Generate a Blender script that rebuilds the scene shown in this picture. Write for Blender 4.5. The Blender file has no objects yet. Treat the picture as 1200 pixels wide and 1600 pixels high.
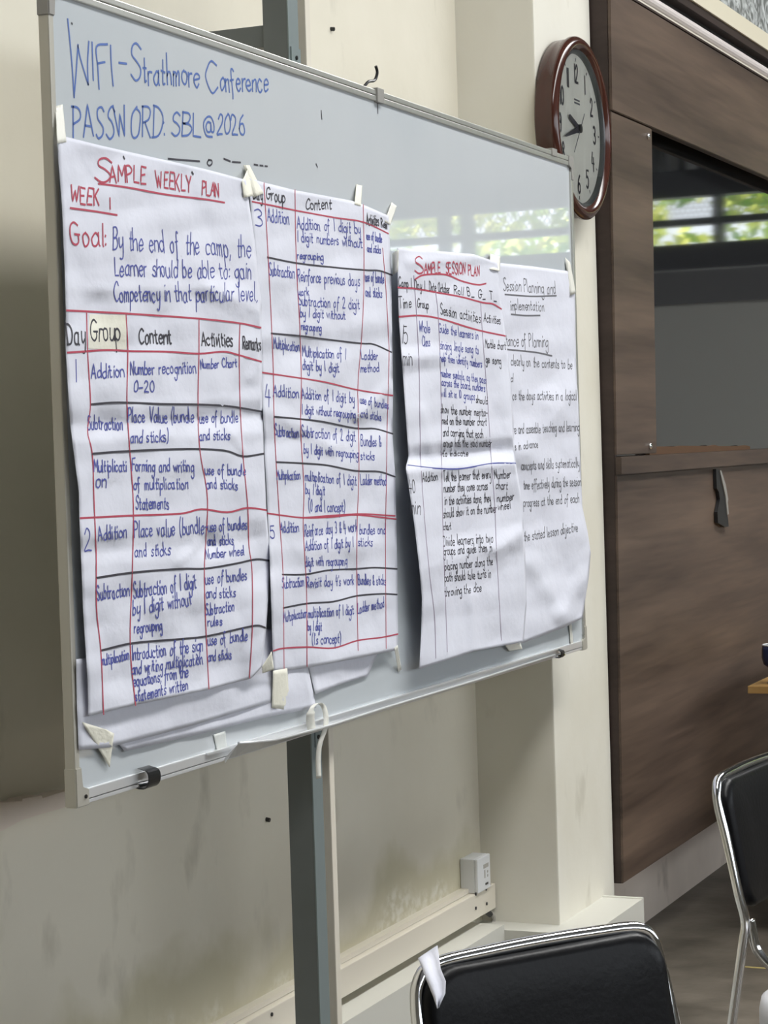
import bpy, bmesh, math, random
from mathutils import Vector, Matrix
from mathutils.bvhtree import BVHTree
S = bpy.context.scene
COL = S.collection
random.seed(7)

# ------------------------------------------------------------------ camera
FLEN = 3433.957                       # focal length in pixels of the 1200x1600 frame
YAW, PIT, ROL = 1.16565269, -0.0290181670, -0.0313196222
CAM = Vector((-2.73949, -1.67468, 0.50661 + 0.96))
FW = Vector((math.sin(YAW)*math.cos(PIT), math.cos(YAW)*math.cos(PIT), math.sin(PIT)))
_R0 = Vector((math.cos(YAW), -math.sin(YAW), 0)); _U0 = _R0.cross(FW)
RT = _R0*math.cos(ROL) + _U0*math.sin(ROL)
UP = -_R0*math.sin(ROL) + _U0*math.cos(ROL)
cam = bpy.data.cameras.new('camera'); cam.sensor_fit = 'VERTICAL'; cam.sensor_height = 24.0
cam.sensor_width = 18.0; cam.lens = FLEN/1600*24.0; cam.clip_start = .05; cam.clip_end = 200
cobj = bpy.data.objects.new('camera', cam); COL.objects.link(cobj)
M = Matrix.Identity(4)
for i in range(3):
    M[i][0] = RT[i]; M[i][1] = UP[i]; M[i][2] = -FW[i]; M[i][3] = CAM[i]
cobj.matrix_world = M
S.camera = cobj

# ------------------------------------------------------------------ world, light, exposure
S.view_settings.view_transform = 'Standard'; S.view_settings.look = 'None'
S.view_settings.gamma = 1.0; S.view_settings.exposure = 0.0; S.view_settings.use_curve_mapping = False
W = bpy.data.worlds.new('world'); S.world = W; W.use_nodes = True
bg = W.node_tree.nodes['Background']; bg.inputs[0].default_value = (.86, .93, 1, 1); bg.inputs[1].default_value = 3.2

def area(name, loc, to, sx, sy, power, col=(1, 1, 1)):
    l = bpy.data.lights.new(name, 'AREA'); l.shape = 'RECTANGLE'; l.size = sx; l.size_y = sy
    l.energy = power; l.color = col
    o = bpy.data.objects.new(name, l); COL.objects.link(o); o.location = loc
    d = Vector(to) - Vector(loc); o.rotation_euler = d.to_track_quat('-Z', 'Y').to_euler()
    return o
# daylight through the roof light strip and the high windows opposite the board
area('roof_light_daylight', (3.0, -1.9, 4.75), (3.0, -1.9, 0), 9.0, 1.0, 345, (1, .975, .93))
area('side_window_daylight', (2.0, -8.45, 3.0), (2.0, 0, 1.2), 12.0, 1.5, 70, (.93, .97, 1))

sl = bpy.data.lights.new('sun', 'SUN'); sl.energy = 24; sl.angle = .01; sl.color = (1, .95, .84)
so = bpy.data.objects.new('sun', sl); COL.objects.link(so); so.location = (5, 6, 12)
so.rotation_euler = Vector((.05, -.5, -.87)).to_track_quat('-Z', 'Y').to_euler()   # high sun behind the board wall

# ------------------------------------------------------------------ helpers
ZB = 0.96                              # height of the whiteboard's lower edge
def at(px, py, ax, val):
    """point of the photograph on the plane coordinate[ax] = val"""
    d = FW + RT*((px-600)/FLEN) - UP*((py-800)/FLEN)
    t = (val - CAM[ax])/d[ax]
    return CAM + d*t

def mat(name, col, rough=.5, metal=0.0, spec=.5, noise=None, bump=None, ior=None):
    m = bpy.data.materials.new(name); m.use_nodes = True
    nt = m.node_tree; b = nt.nodes['Principled BSDF']
    b.inputs['Base Color'].default_value = (*col, 1); b.inputs['Roughness'].default_value = rough
    b.inputs['Metallic'].default_value = metal; b.inputs['Specular IOR Level'].default_value = spec
    if ior: b.inputs['IOR'].default_value = ior
    tc = nt.nodes.new('ShaderNodeTexCoord')
    if noise:                           # (scale, colour2, low, high)
        sc, c2, lo, hi = noise
        n = nt.nodes.new('ShaderNodeTexNoise'); n.inputs['Scale'].default_value = sc; n.inputs['Detail'].default_value = 6
        r = nt.nodes.new('ShaderNodeMapRange'); r.inputs[1].default_value = lo; r.inputs[2].default_value = hi
        x = nt.nodes.new('ShaderNodeMix'); x.data_type = 'RGBA'
        x.inputs[6].default_value = (*col, 1); x.inputs[7].default_value = (*c2, 1)
        nt.links.new(tc.outputs['Object'], n.inputs['Vector']); nt.links.new(n.outputs[0], r.inputs[0])
        nt.links.new(r.outputs[0], x.inputs[0]); nt.links.new(x.outputs[2], b.inputs['Base Color'])
    if bump:
        sc, st = bump
        n = nt.nodes.new('ShaderNodeTexNoise'); n.inputs['Scale'].default_value = sc; n.inputs['Detail'].default_value = 5
        u = nt.nodes.new('ShaderNodeBump'); u.inputs['Strength'].default_value = st; u.inputs['Distance'].default_value = .01
        nt.links.new(tc.outputs['Object'], n.inputs['Vector']); nt.links.new(n.outputs[0], u.inputs['Height'])
        nt.links.new(u.outputs[0], b.inputs['Normal'])
    return m

def obj(name, bm, m, parent=None, smooth=False):
    me = bpy.data.meshes.new(name)
    bmesh.ops.recalc_face_normals(bm, faces=bm.faces)
    bm.to_mesh(me); bm.free(); me.materials.append(m)
    if smooth:
        for p in me.polygons: p.use_smooth = True
    o = bpy.data.objects.new(name, me); COL.objects.link(o)
    if parent:
        o.parent = parent
        o.matrix_parent_inverse = Matrix.Translation(-parent.location) if parent.type == 'EMPTY' and parent.rotation_euler.z == 0 else Matrix.Identity(4)
    return o
def tag(o, label, cat, group=None):
    o['label'] = label; o['category'] = cat
    if group: o['group'] = group
    return o
def thing(name, label, cat, loc=(0, 0, 0), rz=0, group=None):
    o = bpy.data.objects.new(name, None); COL.objects.link(o); o.location = loc; o.rotation_euler = (0, 0, rz)
    o.empty_display_size = .05
    return tag(o, label, cat, group)
def struct(name, bm, m, smooth=False):
    o = obj(name, bm, m, None, smooth); o['kind'] = 'structure'; return o

def box(bm, x0, x1, y0, y1, z0, z1, bev=0):
    v = [bm.verts.new(p) for p in ((x0, y0, z0), (x1, y0, z0), (x1, y1, z0), (x0, y1, z0),
                                   (x0, y0, z1), (x1, y0, z1), (x1, y1, z1), (x0, y1, z1))]
    fs = [bm.faces.new([v[i] for i in f]) for f in ((0, 3, 2, 1), (4, 5, 6, 7), (0, 1, 5, 4), (1, 2, 6, 5), (2, 3, 7, 6), (3, 0, 4, 7))]
    if bev:
        es = set(e for f in fs for e in f.edges)
        bmesh.ops.bevel(bm, geom=list(es), offset=bev, segments=2, affect='EDGES', profile=.6)
    return bm
def bx(*a, bev=0):
    return box(bmesh.new(), *a, bev=bev)
def prism(bm, pts, off):
    """closed polygon pts (Vectors) extruded by the vector off"""
    off = Vector(off); n = len(pts)
    a = [bm.verts.new(p) for p in pts]; b = [bm.verts.new(Vector(p)+off) for p in pts]
    bm.faces.new(a); bm.faces.new(list(reversed(b)))
    for i in range(n):
        bm.faces.new((a[i], b[i], b[(i+1) % n], a[(i+1) % n]))
    return bm
def catmull(pts, n=6, closed=False):
    P = [Vector(p) for p in pts]; out = []
    if len(P) < 3: return P
    m = len(P); rng = range(m if closed else m-1)
    for i in rng:
        p1, p2 = P[i], P[(i+1) % m]
        p0 = P[i-1] if (i > 0 or closed) else p1*2-p2
        p3 = P[(i+2) % m] if (i+2 < m or closed) else p2*2-p1
        for k in range(n):
            t = k/n
            out.append(.5*((2*p1)+(p2-p0)*t+(2*p0-5*p1+4*p2-p3)*t*t+(3*p1-p0-3*p2+p3)*t**3))
    if not closed: out.append(P[-1])
    return out
def tube(bm, pts, r, seg=10, closed=False):
    n = len(pts); rings = []
    up = Vector((0, 0, 1)); prev = None
    for i, p in enumerate(pts):
        a = pts[(i-1) % n] if (closed or i > 0) else p
        b = pts[(i+1) % n] if (closed or i < n-1) else p
        t = (Vector(b)-Vector(a)).normalized()
        if prev is None:
            u = t.cross(up)
            if u.length < 1e-3: u = t.cross(Vector((1, 0, 0)))
        else:
            u = prev - t*prev.dot(t)
        u.normalize(); prev = u; v = t.cross(u)
        rr = r[i] if isinstance(r, (list, tuple)) else r
        rings.append([bm.verts.new(Vector(p)+u*(rr*math.cos(2*math.pi*k/seg))+v*(rr*math.sin(2*math.pi*k/seg))) for k in range(seg)])
    for i in range(n if closed else n-1):
        A, B = rings[i], rings[(i+1) % n]
        for k in range(seg):
            bm.faces.new((A[k], A[(k+1) % seg], B[(k+1) % seg], B[k]))
    if not closed:
        bm.faces.new(list(reversed(rings[0]))); bm.faces.new(rings[-1])
    return bm
def lathe_y(bm, prof, cx, cz, seg=64, cap=False):
    """profile [(radius, y)] turned about the y axis through (cx, cz)"""
    rings = []
    for r, y in prof:
        rings.append([bm.verts.new((cx+r*math.cos(2*math.pi*k/seg), y, cz+r*math.sin(2*math.pi*k/seg))) for k in range(seg)])
    for A, B in zip(rings, rings[1:]):
        for k in range(seg):
            bm.faces.new((A[k], A[(k+1) % seg], B[(k+1) % seg], B[k]))
    if cap:
        bm.faces.new(rings[0]); bm.faces.new(list(reversed(rings[-1])))
    return bm

# ------------------------------------------------------------------ materials
def plaster(name, col, dirt, stain=None):
    m = bpy.data.materials.new(name); m.use_nodes = True; nt = m.node_tree; b = nt.nodes['Principled BSDF']
    b.inputs['Roughness'].default_value = .7; b.inputs['Specular IOR Level'].default_value = .3
    tc = nt.nodes.new('ShaderNodeTexCoord')
    def noise(sc, det=6, scale=(1, 1, 1)):
        mp = nt.nodes.new('ShaderNodeMapping'); mp.inputs['Scale'].default_value = scale
        n = nt.nodes.new('ShaderNodeTexNoise'); n.inputs['Scale'].default_value = sc; n.inputs['Detail'].default_value = det
        nt.links.new(tc.outputs['Object'], mp.inputs[0]); nt.links.new(mp.outputs[0], n.inputs['Vector']); return n
    def rng(src, lo, hi):
        r = nt.nodes.new('ShaderNodeMapRange'); r.inputs[1].default_value = lo; r.inputs[2].default_value = hi
        nt.links.new(src, r.inputs[0]); return r.outputs[0]
    def mix(fac, a, bcol):
        x = nt.nodes.new('ShaderNodeMix'); x.data_type = 'RGBA'
        if isinstance(fac, float): x.inputs[0].default_value = fac
        else: nt.links.new(fac, x.inputs[0])
        if isinstance(a, tuple): x.inputs[6].default_value = (*a, 1)
        else: nt.links.new(a, x.inputs[6])
        x.inputs[7].default_value = (*bcol, 1); return x.outputs[2]
    c = mix(rng(noise(1.7, 5).outputs[0], .42, .68), col, dirt)
    c = mix(rng(noise(9, 8, (1, 1, .5)).outputs[0], .62, .74), c, tuple(x*.89 for x in dirt))
    if stain:                           # damp stain above the trunking: (z centre, half height, colour)
        zc, hh, sc = stain
        sp = nt.nodes.new('ShaderNodeSeparateXYZ'); nt.links.new(tc.outputs['Object'], sp.inputs[0])
        n = noise(3.2, 7)
        ma = nt.nodes.new('ShaderNodeMath'); ma.operation = 'MULTIPLY_ADD'; ma.inputs[1].default_value = .5; ma.inputs[2].default_value = -.25
        nt.links.new(n.outputs[0], ma.inputs[0])
        ad = nt.nodes.new('ShaderNodeMath'); ad.operation = 'ADD'; nt.links.new(sp.outputs[2], ad.inputs[0]); nt.links.new(ma.outputs[0], ad.inputs[1])
        d1 = rng(ad.outputs[0], zc+hh, zc+hh*.2)
        mu = nt.nodes.new('ShaderNodeMath'); mu.operation = 'MULTIPLY'; mu.inputs[1].default_value = .72
        nt.links.new(d1, mu.inputs[0]); c = mix(mu.outputs[0], c, sc)
        d2 = rng(ad.outputs[0], zc-.02, zc-.07); fl = rng(noise(38, 4).outputs[0], .42, .6)
        m2 = nt.nodes.new('ShaderNodeMath'); m2.operation = 'MULTIPLY'; nt.links.new(d2, m2.inputs[0]); nt.links.new(fl, m2.inputs[1])
        c = mix(m2.outputs[0], c, (.72, .69, .58))
    nt.links.new(c, b.inputs['Base Color'])
    u = nt.nodes.new('ShaderNodeBump'); u.inputs['Strength'].default_value = .25; u.inputs['Distance'].default_value = .006
    nt.links.new(noise(14, 8).outputs[0], u.inputs['Height']); nt.links.new(u.outputs[0], b.inputs['Normal'])
    return m
def wood(name, c1, c2, rough=.42, sc=1.0):
    m = bpy.data.materials.new(name); m.use_nodes = True; nt = m.node_tree; b = nt.nodes['Principled BSDF']
    b.inputs['Roughness'].default_value = rough; b.inputs['Specular IOR Level'].default_value = .25
    tc = nt.nodes.new('ShaderNodeTexCoord')
    def layer(scale, nsc, det):
        mp = nt.nodes.new('ShaderNodeMapping'); mp.inputs['Scale'].default_value = scale
        n = nt.nodes.new('ShaderNodeTexNoise'); n.inputs['Scale'].default_value = nsc; n.inputs['Detail'].default_value = det
        n.inputs['Distortion'].default_value = .4
        nt.links.new(tc.outputs['Object'], mp.inputs[0]); nt.links.new(mp.outputs[0], n.inputs['Vector']); return n.outputs[0]
    a = layer((.22*sc, 1*sc, 2.2*sc), 3.2, 4); g = layer((.8*sc, 6*sc, 16*sc), 4, 5)
    ad = nt.nodes.new('ShaderNodeMath'); ad.operation = 'MULTIPLY_ADD'; ad.inputs[1].default_value = .4
    nt.links.new(g, ad.inputs[0]); nt.links.new(a, ad.inputs[2])
    r = nt.nodes.new('ShaderNodeValToRGB'); r.color_ramp.elements[0].position = .5; r.color_ramp.elements[1].position = .92
    r.color_ramp.elements[0].color = (*c1, 1); r.color_ramp.elements[1].color = (*c2, 1)
    nt.links.new(ad.outputs[0], r.inputs[0]); nt.links.new(r.outputs[0], b.inputs['Base Color'])
    return m
CREAM = plaster('cream_plaster', (.78, .735, .62), (.70, .655, .54), (.44, .10, (.55, .51, .35)))
PILLAR = plaster('pillar_plaster', (.76, .735, .65), (.68, .645, .54))
INNER = mat('plain_cream_wall', (.30, .28, .24), .8)
PLINTH = plaster('plinth_plaster', (.80, .70, .61), (.62, .53, .45))
FLOORM = mat('polished_grey_floor', (.072, .063, .049), .42, noise=(4.5, (.185, .16, .13), .36, .7), bump=(26, .14))
CEIL = mat('roof_sheet', (.16, .16, .16), .6)
WOOD = wood('brown_laminate', (.058, .041, .033), (.150, .106, .079))
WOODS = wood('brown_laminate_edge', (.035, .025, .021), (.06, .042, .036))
TABLEW = wood('table_laminate', (.30, .17, .055), (.42, .26, .10))
ALU = mat('aluminium', (.62, .62, .58), .38, .75)
ALUD = mat('dull_aluminium', (.50, .48, .42), .45, .35)
TRAY = mat('tray_aluminium', (.80, .81, .82), .34, .55)
CAPM = mat('grey_plastic', (.30, .29, .27), .45)
BOARD = mat('whiteboard_enamel', (.56, .60, .63), .02, spec=1.0, noise=(1.3, (.60, .63, .655), .45, .6))
STEELP = mat('grey_painted_steel', (.13, .145, .14), .45, noise=(5, (.16, .175, .175), .4, .7))
STEELL = mat('light_grey_steel', (.21, .25, .25), .45, .2)
PVC = mat('cream_plastic', (.72, .67, .57), .4)
PVCG = mat('grey_plastic_trunking', (.42, .40, .36), .5)
PVCW = mat('white_plastic', (.72, .73, .74), .4)
PAPER = mat('flipchart_paper', (.70, .71, .79), .75, spec=.25, bump=(16, .35))
TAPEM = mat('masking_tape', (.82, .80, .69), .6, bump=(40, .3))
TAPEW = mat('pale_tape', (.78, .77, .70), .5)
BLACK = mat('black_plastic', (.012, .012, .013), .4)
DARKM = mat('dark_metal', (.05, .05, .052), .3, .8)
CHROME = mat('chrome', (.78, .78, .78), .09, 1.0)
LEATHER = mat('black_leatherette', (.004, .004, .005), .36, spec=.18, bump=(120, .05))
MAHOG = mat('mahogany_case', (.050, .016, .011), .14, noise=(6, (.075, .024, .015), .4, .7))
DIAL = mat('clock_dial', (.94, .93, .84), .6)
BEZEL = mat('grey_bezel', (.11, .12, .12), .35)
SCREEN = mat('dark_glass', (.012, .013, .014), .035, ior=2.4)
REDI = mat('red_marker', (.46, .06, .10), .6)
BLUEI = mat('blue_marker', (.085, .10, .37), .6)
BLKI = mat('black_marker', (.045, .042, .055), .6)
BLUEB = mat('blue_dry_marker', (.08, .15, .42), .5)
GREYI = mat('grey_marker', (.15, .15, .17), .6)

# ------------------------------------------------------------------ the room
YW, YC = .29, .085                     # wall plane behind the board, front plane of the pillar
XL, XR, YF, HC = -7.0, 12.4, -8.3, 4.3
struct('floor', bx(XL, XR, YF, YW+.2, -.1, 0), FLOORM)
struct('wall_back', bx(XL, 2.6, YW, YW+.2, 0, HC), CREAM)
struct('wall_plinth', bx(2.6, XR, .25, .49, 0, HC), PLINTH)
struct('wall_pillar', bx(2.387, 2.841, YC, YW+.05, 0, HC, bev=.004), PILLAR)
struct('wall_left', bx(XL-.2, XL, YF, YW+.2, 0, HC), INNER)
b = bmesh.new(); box(b, XL, XR, YF-.15, YF, 0, 2.1); box(b, XL, XR, YF-.15, YF, 3.8, HC)
for x in (XL, -4.2, -.6, 3.0, 6.6, 9.0): box(b, x, x+.3, YF-.15, YF, 2.1, 3.8)
box(b, 9.3, XR, YF-.15, YF, 2.1, 3.8)
struct('wall_front', b, INNER)
b = bmesh.new()                         # roof with a long roof light strip
box(b, XL-.2, XR+.2, -1.4, YW+.2, HC, HC+.1); box(b, XL-.2, XR+.2, YF-.2, -2.4, HC, HC+.1)
box(b, XL-.2, -1.5, -2.4, -1.4, HC, HC+.1); box(b, 7.5, XR+.2, -2.4, -1.4, HC, HC+.1)
struct('ceiling', b, CEIL)

# end wall with two long ventilation slits under dark roof sheeting, seen in the gloss of board and screen
def zr(z): return ZB + .507 + (z-.507)*.91
bk, bc, bd = bmesh.new(), bmesh.new(), bmesh.new()
box(bc, XR, XR+.15, YF, .49, 0, zr(1.80))
box(bc, XR, XR+.15, YF, -6.9, zr(1.80), zr(2.58)); box(bc, XR, XR+.15, -.9, .49, zr(1.80), zr(2.58))
box(bc, XR, XR+.15, -6.9, -.9, zr(1.80), zr(2.0))
struct('wall_right', bc, mat('end_wall_paint', (.72, .72, .68), .7))
gs = bpy.data.materials.new('streaked_roof_sheet'); gs.use_nodes = True; nt = gs.node_tree; pb = nt.nodes['Principled BSDF']; pb.inputs['Roughness'].default_value = .5
tc = nt.nodes.new('ShaderNodeTexCoord'); mp = nt.nodes.new('ShaderNodeMapping'); mp.inputs['Scale'].default_value = (1, 9, .8)
nn = nt.nodes.new('ShaderNodeTexNoise'); nn.inputs['Scale'].default_value = 1.4; nn.inputs['Detail'].default_value = 5
cr = nt.nodes.new('ShaderNodeValToRGB'); cr.color_ramp.elements[0].position = .42; cr.color_ramp.elements[1].position = .68
cr.color_ramp.elements[0].color = (.12, .13, .13, 1); cr.color_ramp.elements[1].color = (.85, .87, .88, 1)
nt.links.new(tc.outputs['Object'], mp.inputs[0]); nt.links.new(mp.outputs[0], nn.inputs['Vector']); nt.links.new(nn.outputs[0], cr.inputs[0]); nt.links.new(cr.outputs[0], pb.inputs['Base Color'])
b = bmesh.new()                         # corrugated sheeting up to the roof
zs = (zr(2.58), HC); K = 560
cols = [[b.verts.new((XR+.05+.018*math.sin(k*math.pi/2), YF+(.49-YF)*k/K, z)) for z in zs] for k in range(K+1)]
for A, B in zip(cols, cols[1:]): b.faces.new((A[0], B[0], B[1], A[1]))
struct('wall_gable', b, gs)
box(bk, XR-.03, XR+.1, YF, .25, zr(1.82), zr(2.01)); box(bk, XR-.03, XR+.1, -6.9, -.9, zr(2.155), zr(2.205))
box(bk, XR-.03, XR+.12, -6.9, -.9, zr(2.375), zr(2.58))
for y in (-4.3, -4.12, -2.05): box(bk, XR-.02, XR+.1, y, y+.07, zr(2.0), zr(2.4))
struct('trim_1', bk, mat('dark_beam', (.02, .02, .026), .5))
box(bd, XR-.05, XR, YF, .25, zr(1.55), zr(1.80))
struct('trim_2', bd, mat('grey_band', (.17, .17, .175), .6))

# ------------------------------------------------------------------ foliage outside the end wall
lm = bpy.data.materials.new('leaf'); lm.use_nodes = True; nt = lm.node_tree; pb = nt.nodes['Principled BSDF']
pb.inputs['Roughness'].default_value = .6
oi = nt.nodes.new('ShaderNodeTexCoord'); nn = nt.nodes.new('ShaderNodeTexNoise'); nn.inputs['Scale'].default_value = 2.5
cr = nt.nodes.new('ShaderNodeValToRGB'); cr.color_ramp.elements[0].position = .38; cr.color_ramp.elements[1].position = .62
cr.color_ramp.elements[0].color = (.16, .36, .05, 1); cr.color_ramp.elements[1].color = (.85, .85, .22, 1)
nt.links.new(oi.outputs['Object'], nn.inputs['Vector']); nt.links.new(nn.outputs[0], cr.inputs[0]); nt.links.new(cr.outputs[0], pb.inputs['Base Color'])
b = bmesh.new()
for i in range(4200):
    c = Vector((XR+1.2+random.random()*1.6, -7.4+random.random()*7.2, zr(1.7)+random.random()*1.1))
    if math.sin(c.y*5.3)+math.sin(c.z*9+c.y*2.1)+random.random() < -.35: continue
    u = Vector((random.uniform(-.4, .4), random.uniform(-1, 1), random.uniform(-1, 1))).normalized(); v = u.cross(Vector((1, .2, .1))).normalized()
    s = random.uniform(.035, .10)
    vs = [b.verts.new(c+u*s), b.verts.new(c+v*s*.45), b.verts.new(c-u*s), b.verts.new(c-v*s*.45)]
    b.faces.new(vs)
fo = obj('foliage', b, lm); fo['kind'] = 'stuff'; fo['label'] = 'sunlit green and yellow leaves outside the far slits'; fo['category'] = 'foliage'

b = bmesh.new(); h_ = zr(2.375)-zr(2.205)
for k in range(150):
    y = -6.9+k*.04
    for sg in (0, 1):
        p, q = Vector((XR+.17, y+h_*.6*sg, zr(2.205))), Vector((XR+.17, y+h_*.6*(1-sg), zr(2.375)))
        tube(b, [p, q], .0035, 4)
wmsh = obj('wire_mesh', b, mat('rusty_wire', (.20, .16, .11), .5)); wmsh['kind'] = 'stuff'; wmsh['label'] = 'diamond wire mesh across the upper far slit'; wmsh['category'] = 'wire mesh'

# ------------------------------------------------------------------ handwriting
G = {
'a': '3,3.3 1.8,4 .6,3.3 0,2 .6,.3 1.8,0 2.8,1 3,3|=3,4 3,.6 3.6,0', 'b': '=0,7 0,0|0,3 1.4,4 2.8,3 3,1.8 2.4,.4 1.2,0 0,.8',
'c': '3,3.3 1.8,4 .5,3.2 0,2 .6,.5 1.8,0 3,.7', 'd': '3,3 1.8,4 .6,3.3 0,2 .6,.4 1.7,0 3,1.2|=3,7 3,0',
'e': '.1,2 3,2.3 2.6,3.6 1.5,4 .4,3.2 0,1.8 .7,.3 1.8,0 3,.8', 'f': '2.6,6.4 1.8,7 1,6 .9,0 .8,-2|=-.1,3.8 2.2,3.9',
'g': '3,3.3 1.8,4 .5,3.3 0,2.1 .7,.6 1.8,.4 3,1.6|3,4 3,-1.4 2.2,-2.9 .8,-2.6 .2,-1.8', 'h': '=0,7 0,0|0,2.6 1,3.8 2.2,3.8 2.7,2.6 2.8,0',
'i': '=.3,4 .3,0|=.3,5.5 .5,5.9', 'j': '1,4 1,-1.5 .2,-2.8 -.6,-2.4|=1,5.5 1.2,5.9', 'k': '=0,7 0,0|=2.4,4 0,1.6|=.8,2.4 2.6,0',
'l': '=.3,7 .3,.4 .7,0', 'm': '=0,4 0,0|0,2.8 .8,3.9 1.7,3.6 1.9,2.5 1.9,0|1.9,2.6 2.8,3.9 3.7,3.6 3.9,2.5 4,0',
'n': '=0,4 0,0|0,2.7 1,3.9 2.2,3.8 2.7,2.6 2.8,0', 'o': '1.5,4 .4,3.3 0,2 .4,.6 1.5,0 2.6,.6 3,2 2.6,3.4 1.5,4',
'p': '=0,4 0,-3|0,3 1.4,4 2.7,3.2 3,2 2.4,.6 1.2,.1 0,1', 'q': '3,3.3 1.8,4 .5,3.3 0,2 .7,.4 1.8,.1 3,1.4|=3,4 3,-3 3.6,-2.4',
'r': '=0,4 0,0|0,2.4 .8,3.7 2,3.9', 's': '2.4,3.5 1.4,4 .4,3.5 .4,2.6 1.6,2 2.4,1.2 2,.2 1,0 0,.5',
't': '1,6 1,1 1.4,.1 2.2,.4|=0,4 2.2,4', 'u': '0,4 0,1.2 .8,0 2,.2 2.8,1.4|=2.8,4 2.8,0', 'v': '=0,4 1.3,0 2.6,4',
'w': '=0,4 .9,0 1.9,3.4 2.9,0 3.8,4', 'x': '=0,4 2.6,0|=2.6,4 0,0', 'y': '0,4 .2,1.4 1.2,.6 2.8,1.8|2.8,4 2.8,-1.2 2,-2.9 .6,-2.4',
'z': '=0,4 2.6,4 0,0 2.6,0',
'A': '=0,0 2,7 4,0|=.7,2.4 3.3,2.4', 'B': '=0,7 0,0|0,7 2,7 3,5.6 1.8,3.8 .2,3.7|.2,3.7 2.6,3.5 3.4,1.8 2.2,.1 0,0',
'C': '3.8,5.9 2.4,7 .7,5.8 0,3.5 .7,1 2.2,0 3.9,1.1', 'D': '=0,7 0,0|-.3,6.9 2,6.6 3.6,4.8 3.6,2.2 2,.3 -.2,0',
'E': '=3,7 0,7 0,0 3.1,0|=0,3.6 2.4,3.6', 'F': '=3.2,7 0,6.8 0,0|=0,3.7 2.4,3.7',
'G': '3.8,5.8 2.4,7 .7,5.8 0,3.5 .7,1 2.2,0 3.8,1.2 3.9,3.1|=2.2,3.1 4.4,3.1', 'H': '=0,7 0,0|=3.4,7 3.4,0|=0,3.6 3.4,3.6',
'I': '=.4,7 .4,0', 'J': '2,7 2,1.4 1,0 0,1', 'K': '=0,7 0,0|=3.2,7 0,3|=.9,3.9 3.4,0', 'L': '=0,7 0,0 3,0',
'M': '=0,0 .3,7 2.2,2.4 4,7 4.4,0', 'N': '=0,0 0,7 3.2,0 3.3,7', 'O': '2,7 .5,5.8 0,3.5 .5,1.1 2,0 3.5,1.1 4,3.5 3.5,5.8 2,7',
'P': '=0,7 0,0|-.3,6.8 2,7 3.3,5.6 2.6,3.9 0,3.2', 'R': '=0,7 0,0|-.3,6.8 2,7 3.2,5.6 2.5,4 0,3.4|=.9,3.4 3.3,0',
'S': '3.2,6 2,7 .5,6.2 .5,4.6 2,3.5 3.3,2.2 2.8,.5 1.4,0 0,.9', 'T': '=0,7 4,7|=2,7 2,0', 'U': '0,7 0,1.8 1.5,0 3.2,1.5 3.3,7',
'V': '=0,7 1.8,0 3.6,7', 'W': '=0,7 1.2,0 2.5,5 3.6,0 5,7', 'X': '=0,7 3.4,0|=3.4,7 0,0', 'Y': '=0,7 1.8,3.4 3.5,7|=1.8,3.4 1.6,0', 'Z': '=0,7 3.4,7 0,0 3.4,0',
'0': '1.4,7 .3,5.6 0,3.4 .4,1 1.4,0 2.5,1.2 2.8,3.6 2.4,6 1.4,7', '1': '=.5,7 .5,0', '2': '.2,5.4 1.2,7 2.6,6 2.2,3.6 0,.2 1.4,.1 3,.1',
'3': '.2,6.3 1.4,7 2.6,5.8 2.2,4.2 .9,3.7 2.4,3.2 2.8,1.5 1.8,.1 .1,.6', '4': '=1,7 0,2.6 3,2.6|=2.2,5 2.2,-.4', '5': '=2.8,7 .6,7 .4,4.2|.4,4.2 1.8,4.4 2.8,3 2.4,.8 1.2,0 0,.6',
'6': '2.4,6.8 .8,5 0,2.4 .6,.4 1.8,0 2.8,1.4 2.2,3.4 .9,3.3 .1,2', '7': '=0,7 2.8,7 .9,0', '8': '1.4,3.8 .3,5.2 1.4,7 2.6,5.4 1.4,3.8 .1,1.8 1.4,0 2.8,1.8 1.4,3.8',
'9': '2.6,5.4 1.6,7 .4,5.8 .6,4 1.8,3.7 2.6,5.4 2.2,1 1.6,0', '-': '=0,2.6 2.6,2.7', '.': '=.2,.1 .6,.4', ',': '=.5,.5 .1,-1', ':': '=.2,.5 .5,.8|=.2,3.2 .5,3.5',
'(': '1.4,7.4 .2,5 0,2.6 .4,.2 1.2,-1', ')': '0,7.4 1.2,5 1.4,2.6 1,.2 .2,-1', "'": '=.3,7 .2,5.6', '_': '=0,-.6 3.4,-.6', '&': '3,0 .6,4.8 1,6.6 2,6 1.6,4.4 .1,2 .8,.1 2,.4 3,2.4',
'@': '2.9,4.2 1.8,4.6 1.1,3 1.6,1.6 2.7,2 2.9,4.2 3,1.8 4,2 4.2,4.2 3.2,6 1.6,6 .2,4.4 .2,2 1.4,.2 3.2,.2', '|': '=.3,7.6 .3,-1'}
def _parse(s):
    st = []
    for part in s.split('|'):
        st_ = part.startswith('='); pts = [tuple(float(v) for v in q.split(',')) for q in part.lstrip('=').split()]
        st.append((st_, pts))
    return st
GL = {k: _parse(v) for k, v in G.items()}
GW = {k: max(p[0] for _, pts in v for p in pts) for k, v in GL.items()}

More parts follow.
